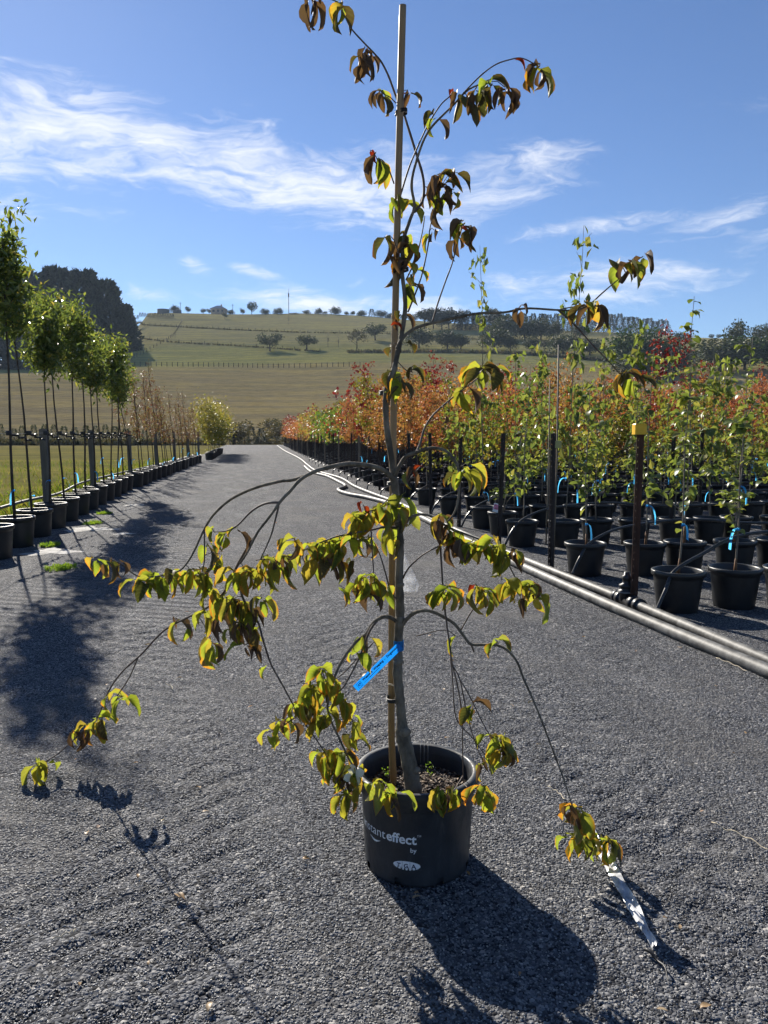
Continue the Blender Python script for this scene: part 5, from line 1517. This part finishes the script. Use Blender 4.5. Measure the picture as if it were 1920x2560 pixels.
for (px, py, n, kd) in CL:
    d2 = ((ALLP[:, 0]-px)**2 + (ALLP[:, 1]-py)**2)
    k = int(np.argmin(d2)); near = ALLP[k]; dist = math.sqrt(d2[k])
    Yd = near[2] - (.02 if dist > 14 else 0)
    if py > 1930 and px < 1000 and px > 925: Yd = D0 - .27
    hub = at(px, py, Yd)
    if dist > 9:
        g = MB(); a = at(*near); mid_ = a.lerp(hub, .5) + Vector((0, 0, .008))
        g.tube([rloc(a), rloc(mid_), rloc(hub)], [.0016, .0014, .0012], 5); g.build('twig', M['twig'], tree)
    a0 = random.random()*6.28
    n = n if n < 3 else int(round(n*1.15))
    for q_ in range(n):
        az_ = a0 + q_*(2.4 if n > 2 else 3.14) + random.uniform(-.4, .4)
        rot = Matrix.Rotation(az_, 4, 'Z') @ Matrix.Rotation(random.uniform(-.45, .35), 4, 'Y') @ Matrix.Rotation(random.uniform(-.5, .5), 4, 'X')
        if kd == 'r': src = random.choice(RED)
        elif (kd == 'd' and random.random() < .5) or (py < 850 and random.random() < .30): src = random.choice(DRY_SHADED)
        elif (py < 1000 and random.random() < .55) or random.random() < .06: src = random.choice(SHADED_OLV)  # high leaves take the dark materials, painting their shaded side
        else: src = random.choice(DW)
        s_ = random.uniform(.55, 1.12)*SC*(1.04 if py > 1150 else 1.04)*(Yd/D0)**.9*(1.15 if py > 1990 else 1) if kd != 'r' else 1.0
        off = Vector((random.uniform(-.008, .008), random.uniform(-.012, .012), random.uniform(-.012, .008)))
        specs.append((s_, src, Matrix.Translation(rloc(hub)+off) @ rot @ Matrix.Scale(s_, 4)))
# a pale solitary leaf and bigger individual ones get no special case; the largest 300 are objects, the rest one part
specs.sort(key=lambda x: -x[0])
for s_, src, mtx in specs[:300]:
    o = obj('leaf', src, tree); o.matrix_local = mtx
rest = bmesh.new(); slots = [M['dogwood'], M['dogwood_dry_shaded'], M['dogwood_red'], M['dogwood_shaded_olive']]
vl = rest.loops.layers.uv.new('UVMap'); vf = rest.faces.layers.float.new('var')
for s_, src, mtx in specs[300:]:
    n0 = len(rest.verts); f0 = len(rest.faces)
    rest.from_mesh(src); rest.verts.ensure_lookup_table(); rest.faces.ensure_lookup_table()
    for v_ in rest.verts[n0:]: v_.co = mtx @ v_.co
    rv_ = random.random(); mi_ = slots.index(src.materials[0])
    for f_ in rest.faces[f0:]: f_[vf] = rv_; f_.material_index = mi_; f_.smooth = True
me = bpy.data.meshes.new('small_leaves'); rest.to_mesh(me); rest.free()
for s_ in slots: me.materials.append(s_)
obj('small_leaves', me, tree, kind='stuff')

# white flower
fl = rloc(at(885, 1938, D0-.215))
fe = bpy.data.objects.new('flower', None); col.objects.link(fe); fe.parent = tree; fe.location = fl; fe.rotation_euler = (R(62), 0, R(8))
bm_ = [blade_mesh('bract', M['bract'], .036, .028, .45, .25, .25, 2, 5, .02, 0, .05, 300+i, (.8, .75)) for i in range(2)]
for k in range(4):
    obj('bract', bm_[k % 2], fe, rot=(0, 0, k*math.pi/2+.3))
g = MB(); g.lathe([(.001, -.002), (.006, 0), (.006, .005), (.001, .009)], 10); g.build('flower_centre', M['weed'], fe)

# ties round stake and stem
for (px, py, dd, rx, ry, turns) in ((1003, 281, .05, .0185, .017, 3), (1001, 664, .02, .022, .018, 2), (1003, 676, .02, .023, .018, 2), (969, 980, .0, .0275, .030, 3), (986, 1206, -.005, .0235, .034, 3), (990, 1356, -.01, .026, .034, 3), (987, 1745, -.012, .0285, .036, 3)):
    c0 = rloc(at(px, py, D0+dd)); pts = []
    for k in range(turns*16+1):
        a = 2*math.pi*k/16
        pts.append(c0 + Vector((rx*math.cos(a), ry*math.sin(a), .0045*(k/16 - turns/2) + .004*math.cos(a))))
    g = MB(); g.tube(pts, .0023, 5); g.build('tie', M['tie'], tree)

# blue name tag with printing
band = rloc(at(997, 1613, D0-.045))
g = MB(); g.lathe([(.0168, -.017), (.0172, -.016), (.0172, .016), (.0168, .017)], 20); o = g.build('tag_band', M['tag'], tree); o.location = band
A_ = at(1000, 1614, D0-.066); Bq = at(889, 1722, D0-.105)
dirx = (A_-Bq).normalized(); Ln = (A_-Bq).length
nrm_ = (Vector((0, 0, CAM_H)) - Bq).normalized(); upv = nrm_.cross(dirx).normalized(); nrm_ = dirx.cross(upv).normalized()
g = MB(); NSEG = 14; vs = []; WD = .0125
def bow(x): return .006*math.sin(math.pi*x/Ln)
for k in range(NSEG+1):
    x = Ln*k/NSEG
    for sgn in (1, -1):
        vs.append((x, sgn*WD, bow(x)))
for k in range(NSEG+1):
    x = Ln*k/NSEG
    for sgn in (1, -1):
        vs.append((x, sgn*WD, bow(x)-.0005))
o_ = 2*(NSEG+1)
fs = [(2*k, 2*k+1, 2*k+3, 2*k+2) for k in range(NSEG)] + [(o_+2*k, o_+2*k+2, o_+2*k+3, o_+2*k+1) for k in range(NSEG)] + [(0, o_, o_+1, 1)] + [(2*k, 2*k+2, o_+2*k+2, o_+2*k) for k in range(NSEG)] + [(2*k+1, o_+2*k+1, o_+2*k+3, 2*k+3) for k in range(NSEG)]
g.add(vs, fs)
tagm = Matrix((dirx, upv, nrm_)).transposed().to_4x4(); tagm.translation = rloc(Bq)
tago = g.build('name_tag', M['tag'], tree, False, label='blue plastic name tag with black printing'); tago.matrix_local = tagm


def tag_print(name, me, x0, y0):
    bm2 = bmesh.new(); bm2.from_mesh(me); bmesh.ops.triangulate(bm2, faces=bm2.faces[:]); bm2.to_mesh(me); bm2.free()
    for v_ in me.vertices:
        x = v_.co.x + x0; y = v_.co.y + y0
        v_.co = Vector((x, y, bow(x)+.0006))
    me.materials.clear(); me.materials.append(M['dark_print'])
    obj(name, me, tago)


def wide(me, f_):
    for v_ in me.vertices: v_.co.x *= f_
    return me


tag_print('lettering', wide(text_mesh('Weavers  Weeping  -  Dogwood', .0105, .0005), 1.12), .036, .0005)
def tag_box(x0, x1, y0, y1, name):
    g_ = MB(); g_.add([(x0, y0, 0), (x1, y0, 0), (x1, y1, 0), (x0, y1, 0)], [(0, 1, 2, 3)]); tag_print(name, g_.mesh(name, M['dark_print'], False), 0, 0)
for (x0, x1, y0, y1) in ((.034, .060, -.0058, -.0048), (.060, .066, -.0062, -.0040), (.066, .105, -.0056, -.0038), (.040, .052, .0096, .0100), (.054, .060, .0096, .0100)):
    tag_box(x0, x1, y0, y1, 'print_line')
for (x0, x1, y0, y1) in ((.010, .028, .0072, .0085), (.010, .028, -.0085, -.0072), (.010, .0113, -.0072, .0072), (.0267, .028, -.0072, .0072), (.014, .0175, -.003, .004), (.019, .0245, .0005, .0045), (.0195, .023, -.005, -.002)):
    tag_box(x0, x1, y0, y1, 'logo_mark')

# clear plastic bag hanging behind the stem
m, t = new_mat('clear_plastic')
oc = t.node('ShaderNodeTexCoord').outputs['Object']
n = t.noise(oc, 40, 4, .6)
gl = t.node('ShaderNodeBsdfPrincipled', ins={'Base Color': (.75, .78, .82, 1), 'Roughness': .25, 'Specular IOR Level': .8})
tl = t.node('ShaderNodeBsdfTranslucent', ins={'Color': (.8, .82, .85, 1)})
wm = t.node('ShaderNodeMixShader', ins={0: .45, 1: gl.outputs[0], 2: tl.outputs[0]})
tp = t.node('ShaderNodeBsdfTransparent', ins={'Color': (.97, .98, 1, 1)})
mx = t.node('ShaderNodeMixShader', ins={0: t.smooth(n, .35, .75, .06, .34), 1: tp.outputs[0], 2: wm.outputs[0]})
finish(t, mx.outputs[0]); M['clear'] = m
OUT = [(1003, 1372), (1008, 1380), (1013, 1372), (1020, 1395), (1030, 1420), (1040, 1450), (1042, 1470), (1034, 1478), (1014, 1482), (1008, 1440), (1003, 1400)]
g = MB(); n = 12; vs = []
for k in range(n+1):
    f_ = k/n; y = 1374 + 106*f_
    xl = 1000 + 9*f_; xr = xl + 6 + 34*min(1, f_*1.25)*(1 if f_ < .85 else 1 - (f_-.85)*1.2)
    for j in range(5):
        u = j/4
        vs.append(rloc(at(xl+(xr-xl)*u, y, D0+.03 + .012*math.sin(u*math.pi)*math.sin(f_*3) + .004*math.sin(u*9+f_*11))))
for k in range(n+1):
    for j in range(5):
        p_ = vs[k*5+j]; vs.append(p_ + Vector((0, .004+.014*math.sin(j/4*math.pi)*min(1, k/4), 0)))
o_ = (n+1)*5
fs = [(k*5+j, k*5+j+1, (k+1)*5+j+1, (k+1)*5+j) for k in range(n) for j in range(4)] + [(o_+k*5+j, o_+(k+1)*5+j, o_+(k+1)*5+j+1, o_+k*5+j+1) for k in range(n) for j in range(4)]
g.add(vs, fs); g.build('plastic_bag', M['clear'], tree, label='clear plastic bag hanging behind the stem')
# curled tendril of tape on the stake
g = MB(); c0 = rloc(at(981, 1713, D0-.02)); g.tube([c0+Vector((.015*math.cos(k*.5), -.012+.01*math.sin(k*.5), .004*k*.5-.006)) for k in range(10)], .0022, 5); g.build('tape_curl', M['straw'], tree)

# ------------------------------------------------------------------ small things lying on the gravel
def gz_at(p_):
    return float(relief(np.array(p_.x), np.array(p_.y))) if 1.3 < p_.y < 6 and abs(p_.x) < 3.4 else .004


# torn plastic strip
ctl = [(1452, 2062), (1480, 2110), (1512, 2165), (1545, 2222), (1583, 2290), (1612, 2345), (1636, 2392)]
pts = [on_ground(*q) for q in smooth_path(ctl, 5)]
g = MB(); vs = []
for i, p_ in enumerate(pts):
    tng = (pts[min(i+1, len(pts)-1)]-pts[max(i-1, 0)]).normalized(); sd_ = Vector((-tng.y, tng.x, 0)); f_ = i/(len(pts)-1)
    wd_ = .007 + .010*math.sin(math.pi*min(1, .15+f_))**.5
    for j, (a, zz) in enumerate(((-1, .004), (-.35, .016+.008*math.sin(i*1.3)), (.3, .010+.006*math.sin(i*.9+1)), (1, .022+.006*math.sin(i*.7)))):
        q = p_ + sd_*wd_*a; vs.append((q.x, q.y, gz_at(p_) + .010 + zz))
g.add(vs, [(4*i+j, 4*i+j+1, 4*i+5+j, 4*i+4+j) for i in range(len(pts)-1) for j in range(3)])
strip = g.build('plastic_strip', M['clear'], None, label='torn clear plastic strip lying on the gravel beside drooping leaves', category='plastic')
strip.data.materials.clear()
m, t = new_mat('cloudy_plastic')
oc = t.node('ShaderNodeTexCoord').outputs['Object']; n = t.noise(oc, 22, 5, .65)
p = t.node('ShaderNodeBsdfPrincipled', ins={'Base Color': t.mix(t.smooth(n, .35, .65), (.34, .35, .37), (.62, .63, .64)), 'Roughness': .22, 'Specular IOR Level': .7})
tp = t.node('ShaderNodeBsdfTransparent'); mx = t.node('ShaderNodeMixShader', ins={0: t.smooth(n, .2, .55, .5, .95), 1: tp.outputs[0], 2: p.outputs[0]})
finish(t, mx.outputs[0]); strip.data.materials.append(m)
pts = [on_ground(*q) for q in smooth_path([(1612, 2392), (1640, 2412), (1662, 2440), (1670, 2470)], 4)]
g = MB(); g.tube([Vector((p_.x, p_.y, gz_at(p_)+.013+.004*math.sin(i))) for i, p_ in enumerate(pts)], [.006, .006, .005, .005, .004, .004, .004, .003, .003, .003, .002, .002, .001][:len(pts)], 5)
g.build('stick', M['tie'], None, label='short dark stick at the end of the plastic strip', category='stick')

FALL = [(437, 2258, .055, 0), (250, 2080, .03, .55), (335, 1922, .028, 1), (502, 1982, .03, 1), (410, 2065, .028, .6), (920, 1693, .06, .45), (1070, 1600, .035, 1), (1455, 1600, .03, .5), (1708, 1630, .045, .5), (1588, 1638, .04, .5), (1030, 2262, .03, 1), (380, 1618, .05, .5), (1640, 2540, .03, 1), (620, 1780, .03, 1), (500, 2400, .03, .5), (755, 1215, .12, .8), (790, 1222, .12, .8), (860, 1222, .1, .8), (890, 1235, .1, .8), (690, 1310, .06, .5), (1340, 1870, .03, .5)]
for k in range(34):
    FALL.append((random.uniform(40, 1880), random.uniform(1320, 2540), random.choice((.018, .022, .028, .035)), 1))
fb = [blade_mesh('fallen_leaf', M['fallen'], 1.0, .5, random.uniform(.4, 1.2), random.uniform(.2, .7), .3, 1, 5, .05, random.uniform(-.5, .5), .08, 400+i) for i in range(4)]
for i, (px, py, s_, tone) in enumerate(FALL):
    q = on_ground(px, py)
    far_ = s_ > .08
    lab = 'red fallen leaf on the lane by the mains pipe' if far_ else ['curled tan leaf lying alone on the gravel ridges', 'small pale dry leaf fragment on the gravel'][0 if i == 0 else 1]
    o = obj('fallen_leaf', random.choice(fb), None, loc=(q.x, q.y, gz_at(q)+.012), rot=(random.uniform(-.3, .3), random.uniform(-.4, 0), random.uniform(0, 6.28)), scale=s_ if not far_ else .06,
            label=lab, category='leaf', group=('fallen red leaves' if far_ else None if i == 0 else 'dry leaf fragments'))
for i, (a, b) in enumerate((((1778, 2075), (1925, 2145)), ((1370, 1980), (1412, 2014)), ((415, 1722), (432, 1735)), ((1790, 1655), (1870, 1690)), ((130, 2380), (190, 2355)), ((900, 1780), (955, 1772)))):
    p0, p1 = on_ground(*a), on_ground(*b); mid_ = p0.lerp(p1, .5) + Vector((.01, .012, 0))
    pts = [Vector((p_.x, p_.y, gz_at(p_)+.016+.004*math.sin(k*1.7))) for k, p_ in enumerate([Vector(q) for q in smooth_path([p0, mid_, p1], 6)])]
    g = MB(); g.tube(pts, .0022, 5)
    g.build('straw', M['straw'], None, label=['long bent straw stalk on the gravel by the frame edge', 'pale straw leading to the lowest drooping leaves', 'short straw bit on the open gravel', 'pale stalk lying along the outer mains pipe', 'dark-edged straw bit on the ridged gravel', 'thin straw on the gravel behind the name tag'][i], category='straw')

# ------------------------------------------------------------------ the air
m = bpy.data.materials.new('haze'); m.use_nodes = True; t = NT(m.node_tree); t.n.clear()
pv = t.node('ShaderNodeVolumePrincipled', ins={'Color': (.60, .77, 1.0, 1), 'Density': HAZE, 'Anisotropy': .1})
t.node('ShaderNodeOutputMaterial', ins={'Volume': pv.outputs[0]})
g = MB(); g.box((0, 310, 55), (2300, 780, 124))
hz_o = g.build('haze', m, None, False, kind='stuff', label='thin blue air between the camera and the hillside', category='haze')
